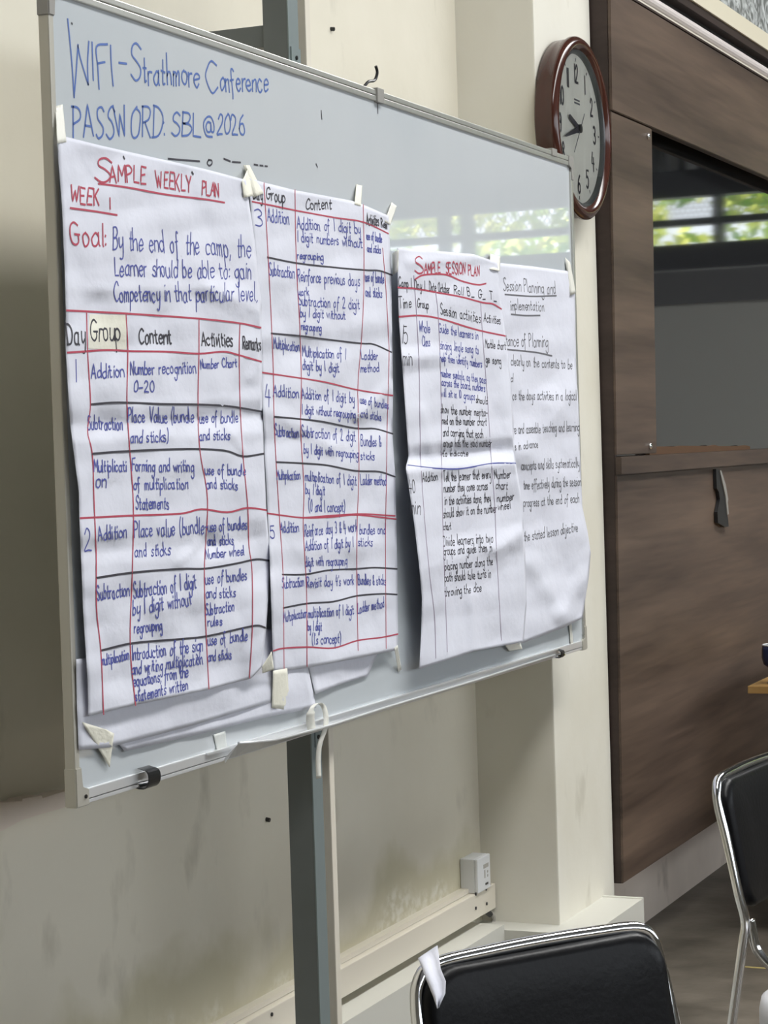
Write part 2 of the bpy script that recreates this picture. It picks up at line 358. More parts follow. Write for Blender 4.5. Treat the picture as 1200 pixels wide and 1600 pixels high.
def text_strokes(text, x0, y0, x1, y1, cap, xh=None, n=3, jit=.22):
    """strokes (pixel polylines) of one written line; baseline from (x0,y0) to (x1,y1)"""
    cap *= 1.06; xh = xh or cap*.50
    adv = []; X = 0
    for ch in text:
        if ch == ' ': X += 3.6; continue
        adv.append((ch, X)); X += GW[ch]+1.15
    X -= 1.15; X = max(X, 2.0); out = []
    for ch, gx in adv:
        low = ch.islower(); dy = random.uniform(-jit, jit)*cap/5; sk = random.uniform(-.14, .16); gs_ = random.uniform(.86, 1.1) if low else random.uniform(.96, 1.05)
        for straight, pts in GL[ch]:
            P = [Vector((p[0]+random.uniform(-.2, .2), p[1]+random.uniform(-.22, .22))) for p in pts]
            if not straight: P = catmull(P, n)
            q = []
            for p in P:
                y = p.y
                if y < 0: h = y*cap/7*1.15
                elif low: h = y*xh/4 if y <= 4 else xh+(y-4)*(cap-xh)/3
                else: h = y*cap/7
                t = (gx+p.x*gs_+sk*y)/X
                q.append((x0+(x1-x0)*t-.03*h, y0+(y1-y0)*t-h-dy))
            out.append(q)
    return out

def ribbons(bm, strokes, w, place, step=False):
    """flat marker lines: place(px,py) gives the 3D point on the sheet, lines lie in its x-z plane"""
    for st in strokes:
        D = [st[0]]
        for a, c in zip(st, st[1:]):
            k = max(1, int(math.hypot(c[0]-a[0], c[1]-a[1])/4)) if step else 1
            D += [(a[0]+(c[0]-a[0])*i/k, a[1]+(c[1]-a[1])*i/k) for i in range(1, k+1)]
        P = [place(*p) for p in D]
        Q = [P[0]]
        for p in P[1:]:
            if (p-Q[-1]).length > .0008: Q.append(p)
        if len(Q) < 2: continue
        n = len(Q); L = []; R = []
        for i in range(n):
            a = Q[max(i-1, 0)]; c = Q[min(i+1, n-1)]
            t = Vector((c.x-a.x, 0, c.z-a.z))
            if t.length < 1e-6: t = Vector((1, 0, 0))
            t.normalize(); s = Vector((-t.z, 0, t.x))*(w/2)
            e = t*(w*.35 if i == n-1 else (-w*.35 if i == 0 else 0))
            L.append(bm.verts.new(Q[i]+s+e)); R.append(bm.verts.new(Q[i]-s+e))
        for i in range(n-1):
            bm.faces.new((L[i], R[i], R[i+1], L[i+1]))
def written(name, m, parent, strokes, w, place, label=None):
    b = bmesh.new(); ribbons(b, strokes, w, place, True)
    o = obj(name, b, m, parent)
    if label: o['label'] = label
    return o
def ruled(name, m, parent, lines, w, place):
    for l in lines: written(name, m, parent, [l], w, place)
def smooth_line(pts, n=5):
    return [(p.x, p.y) for p in catmull([Vector(p) for p in pts], n)]

# ------------------------------------------------------------------ the whiteboard
BW, BH, BT = 2.4, 1.2, .018
wb = thing('whiteboard', 'large white dry-erase board in an aluminium frame, covered with flipchart sheets', 'whiteboard', (0, BT, ZB))
YS = .0045                              # writing surface, set back a little from the frame's front
obj('writing_surface', bx(.012, BW-.012, YS, BT-.002, ZB+.012, ZB+BH-.012), BOARD, wb)
obj('left_rail', bx(0, .013, 0, BT, ZB+.035, ZB+BH-.035, bev=.002), ALUD, wb)
obj('right_rail', bx(BW-.018, BW, 0, BT, ZB+.035, ZB+BH-.035, bev=.002), ALU, wb)
b = bmesh.new(); box(b, .03, BW-.03, 0, BT, ZB+BH-.010, ZB+BH, bev=.0015); box(b, .03, BW-.03, 0, BT, ZB+BH-.022, ZB+BH-.0115, bev=.0015)
obj('top_rail', b, ALU, wb)
b = bmesh.new(); box(b, .03, BW-.03, .001, BT, ZB, ZB+.006, bev=.001); box(b, .03, BW-.03, 0, BT, ZB+.007, ZB+.022, bev=.0015)
obj('bottom_rail', b, TRAY, wb)
for cx, cz in ((0, 0), (1, 0), (0, 1), (1, 1)):
    b = bmesh.new()
    x0 = -.002 if not cx else BW-.034; z0 = ZB-.002 if not cz else ZB+BH-.056
    l = [Vector(p) for p in ((0, 0, 0), (.036, 0, 0), (.036, 0, .024), (.017, 0, .028), (.017, 0, .058), (0, 0, .058))]
    for p in l:
        if cx: p.x = .036-p.x
        if cz: p.z = .058-p.z
    prism(b, [Vector((x0+p.x, -.002, z0+p.z)) for p in l], (0, BT+.003, 0))
    bmesh.ops.bevel(b, geom=list(b.edges), offset=.0016, segments=2, affect='EDGES')
    o = obj('corner_cap', b, CAPM if cz else ALUD, wb)
    if cz == 0 and cx == 0:
        b2 = bmesh.new(); lathe_y(b2, [(.003, -.004), (.003, .0)], .022, ZB+.012, 12, True); obj('screw', b2, DARKM, o)
# pen tray with a bent, torn lower lip
b = bmesh.new()
prism(b, [Vector((.40, -.001, ZB+.022)), Vector((2.17, -.001, ZB+.022)), Vector((2.17, -.001, ZB+.019)), Vector((.40, -.001, ZB+.019))], (0, -.004, 0))
F = [(352, 1192, -.001), (372, 1162, -.024), (392, 1161, -.030), (430, 1157, -.030), (484, 1143, -.026), (520, 1133, -.016), (600, 1107, -.010), (745, 1063, -.007), (866, 1024, -.006)]
fp_ = [at(x, y, 1, v) for x, y, v in F]
top = [b.verts.new(p) for p in fp_]; bot = [b.verts.new(Vector((p.x, 0, ZB+.004))) for p in fp_]
lo = [b.verts.new(p-Vector((0, -.001, .0016))) for p in fp_]; bl = [b.verts.new(Vector((p.x, 0, ZB+.0015))) for p in fp_]
for k in range(len(fp_)-1):
    b.faces.new((top[k], top[k+1], bot[k+1], bot[k])); b.faces.new((lo[k], bl[k], bl[k+1], lo[k+1])); b.faces.new((top[k], lo[k], lo[k+1], top[k+1]))
pt = obj('pen_tray', b, TRAY, wb)
b = bmesh.new(); tube(b, [p+Vector((0, -.001, .001)) for p in fp_[1:]], .0026, 8); obj('rolled_lip', b, TRAY, pt, True)
# spring clips on the lower rail
def clip(x, s, m, label):
    b = bmesh.new()
    pts = catmull([Vector((x, .012, ZB+.002)), Vector((x, -.010, ZB-.002)), Vector((x, -.021, ZB+.007)), Vector((x, -.020, ZB+.024)), Vector((x, -.003, ZB+.030))], 4)
    out = [Vector((p.x, p.y*s, ZB+(p.z-ZB)*s)) for p in pts]
    inn = [Vector((p.x, p.y*s+.003, ZB+(p.z-ZB)*s)) for p in reversed(pts)]
    prism(b, out+inn, (.034*s, 0, 0)); o = obj('rail_clip', b, m, wb); o['label'] = label
    b = bmesh.new(); tube(b, [Vector((x-.012, -.006, ZB+.006)), Vector((x+.034, -.008, ZB+.004))], .003, 8)
    obj('clip_pin', b, CHROME, o)
clip(.178, 1.0, DARKM, 'polished dark steel clip'); clip(2.17, .62, BLACK, 'small black clip')
# bracket on the top rail with a wire hook, small tabs at the right end
b = bx(1.19, 1.222, -.004, BT, ZB+BH-.024, ZB+BH+.004, bev=.001); hk = obj('rail_bracket', b, CAPM, wb)
b = bmesh.new(); tube(b, catmull([Vector((1.150, .006, ZB+BH+.002)), Vector((1.165, .004, ZB+BH+.012)), Vector((1.19, .002, ZB+BH+.018)), Vector((1.202, .001, ZB+BH+.034)), Vector((1.196, .001, ZB+BH+.046))], 5), .0030, 8)
obj('hook', b, DARKM, hk)
obj('rail_bracket', bx(2.24, 2.275, -.003, BT, ZB+BH-.012, ZB+BH+.006, bev=.001), CAPM, wb)
obj('mounting_tab', bx(BW, BW+.020, .004, .016, ZB+.010, ZB+.042, bev=.002), ALUD, wb)

def on_board(px, py): return at(px, py, 1, YS-.0005)
st = [smooth_line([(106, 30), (109, 60), (113, 105), (116, 152)], 3), smooth_line([(116, 150), (119, 115), (122, 70)], 3), smooth_line([(122, 72), (126, 92), (138, 132)], 3), smooth_line([(138, 132), (137, 100), (139, 65)], 3),
      smooth_line([(144, 66), (145, 95), (146, 125)]), smooth_line([(168, 69), (151, 73), (153, 105), (155, 139)]), [(153, 99), (164, 97)], smooth_line([(173, 71), (174, 100), (177, 134)]), [(186, 98), (198, 99.5)]]
st += text_strokes('S', 205, 124, 221, 126, 54) + text_strokes('trathmore', 224, 130, 311, 135, 46, 21) + text_strokes('C', 323, 142, 341, 143, 46) + text_strokes('onference', 344, 142, 419, 143, 34, 19)
written('blue_handwriting', BLUEB, wb, st, .0036, on_board)
st = text_strokes('PASSWORD:', 115, 214, 258, 216, 46) + text_strokes('SBL@', 268, 210, 335, 214, 34) + text_strokes('2026', 339, 211, 383, 211, 30)
written('blue_handwriting', BLUEB, wb, st, .0036, on_board)
st = [smooth_line([(263, 248), (285, 250), (312, 252)]), smooth_line([(326, 250), (324, 255), (327, 259), (331, 256), (331, 251), (326, 250)]), [(350, 248), (360, 252)], [(363, 253), (376, 254)], [(397, 257), (403, 258)], [(406, 258.5), (411, 259)], [(414, 259.5), (418, 260)],
      [(494, 256), (496, 261)], [(502, 173), (503, 186)], [(590, 158), (590.5, 177)], [(112, 36), (113, 37.5)]]
ruled('pen_mark', BLKI, wb, st, .0032, on_board)

# ------------------------------------------------------------------ flipchart sheets
def polyl(pts, t):
    """point at fraction t of a polyline, by length"""
    P = [Vector(p) for p in pts]; L = [0]
    for a, c in zip(P, P[1:]): L.append(L[-1]+(c-a).length)
    d = t*L[-1]
    for i in range(len(P)-1):
        if d <= L[i+1]+1e-9:
            return P[i].lerp(P[i+1], (d-L[i])/max(L[i+1]-L[i], 1e-9))
    return P[-1]
class Sheet:
    """a sheet of paper taped to the board: outline, wrinkles and how far it stands off the board"""
    def __init__(self, top, right, bottom, left, base, creases, lifts, wav=.0022, seed=0):
        self.e = (top, right, bottom, left); self.base = base; self.cr = creases; self.li = lifts; self.wav = wav; self.sd = seed
    def off(self, px, py):
        d = self.base; s = self.sd
        d += self.wav*(math.sin(px*.031+s+py*.011)*.5+math.sin(py*.027+s*2-px*.013)*.5+math.sin(px*.073-py*.05+s)*.22+math.sin(py*.083+px*.02+s*3)*.2+1.2)
        d += .0022*abs(math.sin(px*.023+py*.031+s*1.7))+.0018*abs(math.sin(px*.041-py*.019+s))+.0010*abs(math.sin(px*.008+py*.073+s))
        for x0, y0, x1, y1, amp, hw in self.cr:
            dx, dy = x1-x0, y1-y0; l2 = dx*dx+dy*dy
            t = min(1, max(0, ((px-x0)*dx+(py-y0)*dy)/l2))
            r = math.hypot(px-x0-dx*t, py-y0-dy*t)
            d += amp*max(0, 1-r/hw)
        for cx, cy, rx, ry, amp in self.li:
            q = math.hypot((px-cx)/rx, (py-cy)/ry)
            if q < 1: d += amp*(1-q*q)**2
        return max(d, .0012)
    def place(self, px, py):
        return at(px, py, 1, YS-self.off(px, py))
    def place_ink(self, px, py):
        q = at(px, py, 1, YS-self.off(px, py)); d = (q-CAM).normalized()
        h = self.bvh.ray_cast(CAM, d, 20)[0]
        return (h or q)-d*.0016
    def px(self, s, t):
        T, R, B, L = self.e
        a = polyl(T, s); c = polyl(B, s); l = polyl(L, t); r = polyl(R, t)
        c00, c10, c01, c11 = Vector(T[0]), Vector(T[-1]), Vector(B[0]), Vector(B[-1])
        return a*(1-t)+c*t+l*(1-s)+r*s-(c00*(1-s)*(1-t)+c10*s*(1-t)+c01*(1-s)*t+c11*s*t)
    def build(self, name, nu, nv, parent=None):
        b = bmesh.new(); g = []
        for j in range(nv+1):
            g.append([b.verts.new(self.place(*self.px(i/nu, j/nv))) for i in range(nu+1)])
        for j in range(nv):
            for i in range(nu): b.faces.new((g[j][i], g[j+1][i], g[j+1][i+1], g[j][i+1]))
        b.normal_update(); self.bvh = BVHTree.FromBMesh(b)
        o = obj(name, b, PAPER, parent, True)
        md = o.modifiers.new('thickness', 'SOLIDIFY'); md.thickness = .0004; md.offset = 0
        return o

def TS(*a): return [text_strokes(*a)]           # one written line
SL = smooth_line
def wlines(name, m, parent, groups, w, place):
    for g in groups: written(name, m, parent, g, w, place)
# blank sheets underneath
s = Sheet([(125, 1040), (300, 1020), (487, 985)], [(487, 985), (482, 1045), (494, 1106)], [(195, 1174), (300, 1150), (420, 1120), (494, 1106)], [(125, 1040), (150, 1120), (195, 1174)], .0012, [], [(440, 1090, 90, 60, .004)], .0008, 1)
tag(s.build('flipchart_sheet', 40, 16), 'blank sheet hanging lowest, its lower right corner tucked under cream tape', 'paper')
sB = s = Sheet([(119, 1030), (300, 1010), (430, 980)], [(430, 980), (434, 1040), (424, 1097)], [(123, 1172), (170, 1168), (300, 1134), (424, 1097)], [(119, 1030), (120, 1100), (123, 1172)], .0042, [(250, 1075, 420, 1045, .0015, 24)], [(390, 1080, 110, 60, .002)], .0008, 1)
tag(s.build('flipchart_sheet', 40, 16), 'blank sheet showing below the weekly plan, taped at its lower left corner', 'paper')
s = Sheet([(476, 1020), (540, 1008), (590, 1000)], [(590, 1000), (590, 1020), (575, 1056)], [(493, 1085), (530, 1070), (575, 1056)], [(476, 1020), (484, 1050), (493, 1085)], .0012, [], [(493, 1085, 60, 30, .006)], .0008, 3)
tag(s.build('flipchart_sheet', 14, 10), 'small corner of a blank sheet peeping out below the middle chart', 'paper')

# --- sheet 2: days 3 to 5 (built before sheet 1, which overlaps its left edge)
s2 = Sheet([(388, 278), (412, 285), (460, 297), (547, 313), (568, 320), (607, 337)],
           [(607, 337), (611, 425), (613, 549), (614, 616), (613, 679), (617.5, 744), (619, 810), (620.6, 888), (622, 991), (620.6, 1016)],
           [(427, 1050), (483, 1043), (555, 1029), (620.6, 1016)],
           [(388, 278), (396, 381), (404, 497), (409, 582), (413, 700), (417, 779), (421, 857), (423, 919), (427, 1050)],
           .0055, [(410, 556, 614, 531, -.004, 26), (415, 694, 616, 662, -.005, 22), (417, 640, 520, 700, .004, 18), (420, 860, 620, 850, .004, 30), (500, 300, 520, 560, .002, 40), (540, 700, 600, 1010, .003, 30), (560, 650, 612, 600, .005, 12)],
           [(424, 960, 40, 130, .016), (612, 600, 60, 260, .004), (540, 1030, 130, 60, .005)], .0022, 4)
p2 = s2.build('flipchart_sheet', 44, 120)
tag(p2, 'middle flipchart sheet ruled in red, with days 3, 4 and 5 in blue', 'paper')
red = [SL(q) for q in (
 [(394, 315), (430, 322), (463, 329), (523, 340), (568, 347), (607, 365)], [(410, 582), (460, 589.5), (491, 594), (517, 599), (558, 609), (614, 618)],
 [(417.5, 802), (474, 809), (521, 807.5), (558, 804.7), (619, 811)], [(474, 809), (558, 803.2), (617.5, 806)], [(427, 1017), (442.5, 1013), (480, 1011), (521, 1012.5), (558, 1001), (596, 996), (622, 990.6)])]
red2 = [SL(q) for q in (
 [(412.5, 286), (415, 327), (421, 437), (425, 521), (427.5, 590), (428.4, 654), (433, 747), (438, 826), (442.5, 904), (444, 1047)],
 [(461, 297), (462, 367), (464, 432), (468.5, 507), (471, 595), (470, 669), (475, 763), (474, 826), (479, 919), (480, 1041)],
 [(567.7, 320), (569, 413), (566.5, 507), (559.5, 598), (559.7, 638), (561, 735), (558, 826), (558, 935), (559.7, 1016)],
 [(598, 388), (603, 450), (607, 525), (608, 560), (605, 669), (604, 747), (602.5, 841), (603.4, 1013)])]
blk = [SL(q) for q in (
 [(418, 402), (463, 411), (523, 418), (570, 422), (593, 423), (613, 430)], [(424, 521), (470, 525), (500, 529), (563, 536.5), (584, 538), (612, 550.5)],
 [(428.4, 651), (470.6, 655), (505, 659), (555, 669), (586, 670), (614, 678)], [(431.6, 722), (474, 724), (511, 727), (555, 735.6), (592.5, 737), (617.5, 745)],
 [(441, 898), (477, 897.5), (514, 891), (555, 889), (586, 887), (620.6, 889)], [(442.5, 950), (480, 943), (521, 940), (558, 931), (596, 928), (620.6, 929)])]
rul2 = blk; blk = TS('Day', 396, 311, 411, 313, 17) + TS('Group', 416, 311, 446, 317, 18, 11) + TS('Content', 478, 327, 518, 327, 16, 10) + TS('Activities', 573, 351, 592, 353, 17, 10) + TS('Rem', 596, 355, 605, 358, 13)
blu = []
for a in (('3', 398.5, 355, 410, 355, 26), ('Addition', 418, 346, 452, 350, 20), ('Addition of 1 digit by', 464, 357, 564, 365, 18), ('1 digit numbers without', 465, 377, 566, 387, 16), ('regrouping', 465, 404, 505, 407, 12),
 ('use of bundle', 573, 374, 597, 379, 13), ('and sticks', 574, 393, 595, 396, 12), ('Subtraction', 421, 430, 460, 435, 19), ('Reinforce previous days', 465, 439, 562, 447, 18), ('work', 465, 461, 483, 461, 12),
 ('use of bundle', 571, 439, 600, 443, 16), ('and sticks', 571, 463, 597, 465, 15), ('Subtraction of 2 digit', 467, 477, 562, 483, 16), ('by 1 digit without', 469, 495, 540, 499, 14), ('regrouping', 471, 515, 502, 518, 12),
 ('Multiplication', 428, 544, 468, 549, 16), ('Multiplication of 1', 473, 557, 540, 561, 16), ('digit by 1 digit', 473, 577, 530, 582, 15), ('Ladder', 565, 561, 590, 562, 14), ('method', 563.5, 581, 592, 581, 13),
 ('4', 414, 634, 422, 635, 32), ('Addition', 427, 619, 467, 622, 17), ('Addition of 1 digit by', 472, 622, 554, 630, 16), ('1 digit without regrouping', 472, 646, 556, 654, 14), ('use of bundles', 563, 630, 607, 639, 13), ('and sticks', 564, 651, 596, 657, 13),
 ('Subtraction', 430, 680, 467, 684, 17), ('Subtraction of 2 digit', 472, 682, 556, 690, 17), ('by 1 digit with regrouping', 475, 708, 560, 716, 14), ('Bundles &', 564, 696, 596, 698, 16), ('sticks', 564, 718, 585, 718, 13),
 ('Multiplication', 433, 749, 469, 749, 14), ('multiplication of 1 digit', 477, 751, 557, 758, 15), ('by 1 digit', 477.5, 772, 508, 773, 15), ('(0 and 1 concept)', 483, 799, 539, 800, 17), ('Ladder method', 564, 757, 604, 758, 15),
 ('5', 422, 841, 429, 842, 18), ('Addition', 438, 832, 467, 831, 16), ('Reinforce day 3 & 4 work', 476, 838, 558, 830, 17), ('Addition of 1 digit by 1', 477.5, 860, 552, 855, 15), ('digit with regrouping', 477.5, 885, 542, 883, 15), ('bundles and', 562, 835, 602, 834, 15), ('sticks', 560, 853, 582, 853, 14),
 ('Subtraction', 441, 919, 475, 916, 16), ("Revisit day 4's work", 480, 918, 553, 913, 15), ('Bundles & sticks', 560, 913, 603, 914, 15),
 ('Multiplication', 443, 972, 480, 964, 15), ('multiplication of 1 digit', 482, 965, 553, 960, 15), ('by 1 digit', 481, 985, 503, 985, 14), ("(1's concept)", 488, 1007, 533, 1004, 16), ('Ladder method', 559, 958, 600, 949, 15)):
    blu += TS(*a)
ruled('red_ruled_line', REDI, p2, red+red2, .0028, s2.place_ink); ruled('black_ruled_line', BLKI, p2, rul2, .0032, s2.place_ink)
wlines('black_handwriting', BLKI, p2, blk, .0028, s2.place_ink)
wlines('blue_handwriting', BLUEI, p2, blu, .0025, s2.place_ink)

# --- sheet 1: the weekly plan
s1 = Sheet([(92, 211), (160, 228), (240, 246), (320, 264), (384, 281)],
           [(384, 281), (397, 370), (409, 475), (408.5, 498), (409, 563), (410, 638), (412, 704), (416, 794), (421, 860), (422, 876), (419, 930), (416, 978), (409, 1042)],
           [(138, 1119), (210, 1101.5), (327, 1077), (393, 1060), (409, 1042)],
           [(92, 211), (91, 246), (97, 323), (101, 420), (103, 487), (102.5, 542), (107, 620), (110, 665), (117, 720), (123.5, 770), (124, 808), (127, 879), (130, 956), (137, 1063), (138, 1119)],
           .0105, [(110, 664, 412, 650, -.008, 26), (140, 455, 330, 448, .004, 18), (330, 448, 410, 490, .006, 26), (126, 862, 330, 852, -.005, 22), (330, 852, 422, 836, -.007, 26), (280, 880, 310, 850, .004, 10), (345, 640, 376, 560, .003, 8), (345, 650, 380, 705, .003, 8), (200, 240, 190, 640, .0015, 50), (395, 590, 410, 560, .004, 14)],
           [(112, 700, 34, 320, .010), (405, 1000, 40, 130, .014), (260, 1100, 200, 40, .004), (400, 820, 40, 80, .006)], .0026, 6)
p1 = s1.build('flipchart_sheet', 56, 150)
tag(p1, 'leftmost flipchart sheet, the weekly plan with a ruled table for days 1 and 2', 'paper')
red = [SL(q) for q in (
 [(154, 287), (200, 293), (260, 304), (318, 311), (351, 316.5)], [(110, 325), (147, 330), (183, 336)],
 [(104, 485), (199, 490), (313, 498), (374.5, 505), (408, 512)], [(105.5, 551), (167, 547), (200, 548.6), (260, 549.5), (311, 552.5), (350, 549.5), (374, 555), (408.5, 565)],
 [(125.5, 809.7), (207.6, 805.5), (281, 802.7), (315, 795.6), (355, 800.4), (386, 793.6), (416.7, 797)],
 [(135.5, 489.5), (137, 551), (141.5, 629), (137, 674), (144.5, 710), (147, 780), (150.4, 865), (151, 950), (158, 1021), (162, 1116)],
 [(197, 491), (200, 548.6), (198.5, 629), (203, 704), (208.5, 790), (207, 893), (203.5, 1006), (212, 1102)],
 [(311, 498.5), (311, 552.5), (309.5, 632), (312.5, 704), (324.5, 782), (319.5, 888), (322.4, 992), (326.6, 1076)],
 [(375, 506), (374, 555), (375.5, 635), (380, 713), (387.5, 794), (389, 851), (394, 893), (394.6, 978), (390, 1059)])]
rul1r = red; red = []
for a in (('S', 148, 284, 170, 286, 36), ('AMPLE', 172, 284, 228, 286, 24), ('WEEKLY', 244, 292, 299, 300, 24), ('PLAN', 316, 303, 342, 307, 20), ('WEEK', 111, 316, 155, 322, 24), ('1', 172, 326, 174, 326, 16), ('Goal', 111, 382, 162, 384, 35, 20), (':', 165, 385, 167, 385, 30)):
    red += TS(*a)
blk = [SL(q) for q in (
 [(141.5, 632), (185, 629), (254, 631.4), (308, 632), (350, 634), (380, 638), (409.4, 643)], [(144.5, 709), (200, 705), (290, 701.6), (350, 704), (380, 713), (412, 709)],
 [(151, 903), (207.6, 894.7), (281, 889), (321, 888.5), (369, 880.6), (400, 874), (421.5, 876)], [(158, 1016.5), (207.6, 1005), (281, 998.7), (324, 994), (383, 980.6), (403, 977.5), (415, 981)])]
rul1b = blk; blk = []
for a in (('Day', 106, 537, 134, 538, 30, 19), ('Group', 142, 532, 188, 533, 32, 19), ('Content', 218, 536, 268, 537, 22, 14), ('Activities', 315, 541, 364, 541, 21, 13), ('Remarks', 380, 544, 408, 548, 18, 12)):
    blk += TS(*a)
blu = []
for a in (('By the end of the camp, the', 177, 389, 392, 403, 32, 18), ('Learner should be able to: gain', 180, 431, 393, 436, 26, 16), ('Competency in that particular level.', 179, 471, 402, 471, 28, 15),
 ('1', 119, 596, 121, 596, 32), ('Addition', 143, 591, 194, 589, 21), ('Number recognition', 204.5, 585, 306.5, 583, 20), ('0-20', 209, 612, 241, 612, 16), ('Number Chart', 314, 576, 370, 573, 14),
 ('Subtraction', 137, 670, 192, 672, 21), ('Place Value (bundle', 200, 660, 303, 660, 22), ('and sticks)', 204, 691, 263, 690, 18), ('use of bundle', 312, 661, 372, 660, 18), ('and sticks', 312, 688, 359, 687, 16),
 ('Multiplicati', 147, 737, 198, 736, 18), ('on', 150, 761, 166, 761, 22, 13), ('Forming and writing', 206, 736, 303, 737, 19), ('of multiplication', 209, 764, 294, 764, 18), ('Statements', 212, 796, 264, 795, 20), ('use of bundle', 321, 741, 384, 743, 16), ('and sticks', 323, 763, 371, 765, 16),
 ('2', 132.5, 861, 143, 861, 33), ('Addition', 154, 845, 198, 839, 21), ('Place value (bundle', 210, 840, 319, 833, 24), ('and sticks', 211, 870, 266, 867, 19), ('-use of bundles', 321, 831, 386, 826, 18), ('and sticks', 324, 852, 365, 851, 16), ('Number wheel', 322, 873, 382, 867, 15),
 ('Subtraction', 152, 938, 202, 931, 22), ('Subtraction of 1 digit', 209, 935, 307, 919, 24), ('by 1 digit without', 208, 961, 300, 945, 22), ('regrouping', 210, 990, 254, 984, 18), ('use of bundles', 321, 913, 386, 906, 18), ('and sticks', 322, 934, 368, 933, 16), ('Subtraction', 321, 962, 366, 954, 17), ('rules', 325, 978, 347, 977, 14),
 ('multiplication', 159, 1040, 202, 1030, 17), ('Introduction of the sign', 207, 1032, 317, 1017, 21), ('and writing multiplication', 206, 1054, 317, 1037, 19), ('equations, from the', 209, 1073, 294, 1057, 19), ('statements written', 212, 1096, 294, 1077, 18), ('use of bundle', 325, 1009, 387, 1000, 18), ('and sticks', 325, 1033, 362, 1029, 16)):
    blu += TS(*a)
ruled('red_ruled_line', REDI, p1, rul1r, .0030, s1.place_ink); ruled('black_ruled_line', BLKI, p1, rul1b, .0034, s1.place_ink)
ruled('pen_dot', BLKI, p1, [[(193, 245), (194.5, 248)], [(300, 269), (302, 272)]], .004, s1.place_ink)
wlines('red_handwriting', REDI, p1, red, .0032, s1.place_ink)
wlines('black_handwriting', BLKI, p1, blk, .0032, s1.place_ink)
wlines('blue_handwriting', BLUEI, p1, blu, .0025, s1.place_ink)
def patch(sheet, pts, dy=.0006):
    b = bmesh.new(); n = 8; g = []
    for j in range(n+1):
        r = []
        for i in range(n+1):
            s_, t_ = i/n, j/n
            p = Vector(pts[0])*(1-s_)*(1-t_)+Vector(pts[1])*s_*(1-t_)+Vector(pts[2])*s_*t_+Vector(pts[3])*(1-s_)*t_
            q = sheet.place(p.x, p.y); q.y -= dy; r.append(b.verts.new(q))
        g.append(r)
    for j in range(n):
        for i in range(n): b.faces.new((g[j][i], g[j+1][i], g[j+1][i+1], g[j][i+1]))
    return b
o = obj('correction_patch', patch(s1, [(139, 491), (197, 492), (197, 546), (138, 545)]), TAPEM, p1, True); o['label'] = 'pale yellow tape patch behind the word Group'

# --- sheet 4: planning notes, partly covered by sheet 3
s4 = Sheet([(772, 410), (830, 416), (891.5, 424)], [(891.5, 424), (898.4, 450), (900, 572), (905, 655), (906, 708), (910, 793), (918, 830), (923, 864), (920, 901), (914, 940), (910, 966)],
           [(790, 1012), (818, 1004.5), (883, 980), (910, 966)], [(772, 410), (776, 560), (786, 700), (794, 850), (790, 1012)],
           .0015, [(812, 720, 905, 600, .008, 40), (800, 600, 905, 660, .004, 30), (830, 880, 880, 960, .006, 22), (880, 960, 915, 900, .006, 20), (810, 700, 905, 760, .004, 26)],
           [(915, 870, 50, 120, .012), (890, 980, 80, 50, .008)], .0026, 9)
p4 = s4.build('flipchart_sheet', 34, 90)
tag(p4, 'rightmost flipchart sheet, black notes on session planning, partly hidden by its neighbour', 'paper')
blk = [SL(q) for q in ([(789, 460), (830, 463), (869.5, 462)], [(798.6, 491), (820, 493), (844, 492.8)], [(791.7, 546), (836.5, 550.5), (862.6, 556)])]
rul4 = blk; blk = []
for a in (('Session Planning and', 787, 454, 868, 459, 19), ('implementation', 798, 484, 850, 486, 16), ('tance of Planning', 790, 540, 856, 542, 19), ('s clearly on the contents to be', 792, 570, 894, 577, 15), ('d', 798, 596, 802, 596, 12),
 ('ce the days activities in a logical', 801, 625, 901, 625, 15), ('re and assemble teaching and learning', 802, 678, 905, 673, 15), ('s in advance', 805, 703, 841, 699, 12), ('concepts and skills systematically', 815, 734, 905, 730, 15),
 ('time effectively during the session', 818, 765, 908, 758, 15), ('progress at the end of each', 818, 792, 905, 785, 14), ('the stated lesson objective', 819, 846, 903, 830, 15)):
    blk += TS(*a)
ruled('underline', GREYI, p4, rul4, .0036, s4.place_ink)
wlines('black_handwriting', GREYI, p4, blk, .0028, s4.place_ink)

# --- sheet 3: the session plan
s3 = Sheet([(620.6, 387), (682, 392), (740, 397), (777, 410)], [(777, 410), (784, 482), (790, 526), (798, 594.5), (802, 655), (804, 703), (807, 731), (814, 773), (818, 822), (821, 878), (823, 940), (818, 1003)],
           [(655, 1045.5), (685, 1036), (740, 1018), (781, 1010), (818, 1003)],
           [(620.6, 387), (623, 495), (627.5, 556), (636, 677), (638.5, 714), (634, 729.6), (647, 816), (655, 884), (659.5, 935), (658, 992), (655, 1045.5)],
           .020, [(630, 716, 812, 702, -.013, 20), (630, 738, 812, 724, .004, 16), (625, 562, 690, 556, .006, 20), (660, 640, 675, 712, .003, 10), (650, 890, 800, 850, .006, 34), (735, 930, 745, 1018, .006, 14), (690, 920, 700, 1030, .004, 18), (775, 860, 818, 830, .006, 18), (780, 560, 800, 700, .005, 22), (640, 410, 770, 402, .004, 12)],
           [(640, 860, 70, 260, .022), (806, 720, 40, 80, .006), (740, 1030, 120, 50, .006)], .0026, 12)
p3 = s3.build('flipchart_sheet', 50, 130)
tag(p3, 'flipchart sheet headed sample session plan, with a sharp crease across its middle', 'paper')
red = [SL(q) for q in ([(649, 436), (663, 429.5), (696, 429), (721, 439), (746, 445), (759.5, 443)], [(621.5, 449), (649.5, 451), (682.5, 457), (721, 464), (754, 472.7), (770.5, 475), (783.7, 483)], [(623.4, 495), (655, 493), (688, 498), (729, 510.6), (754, 517.5), (789.8, 525)])]
rul3 = red; red = []
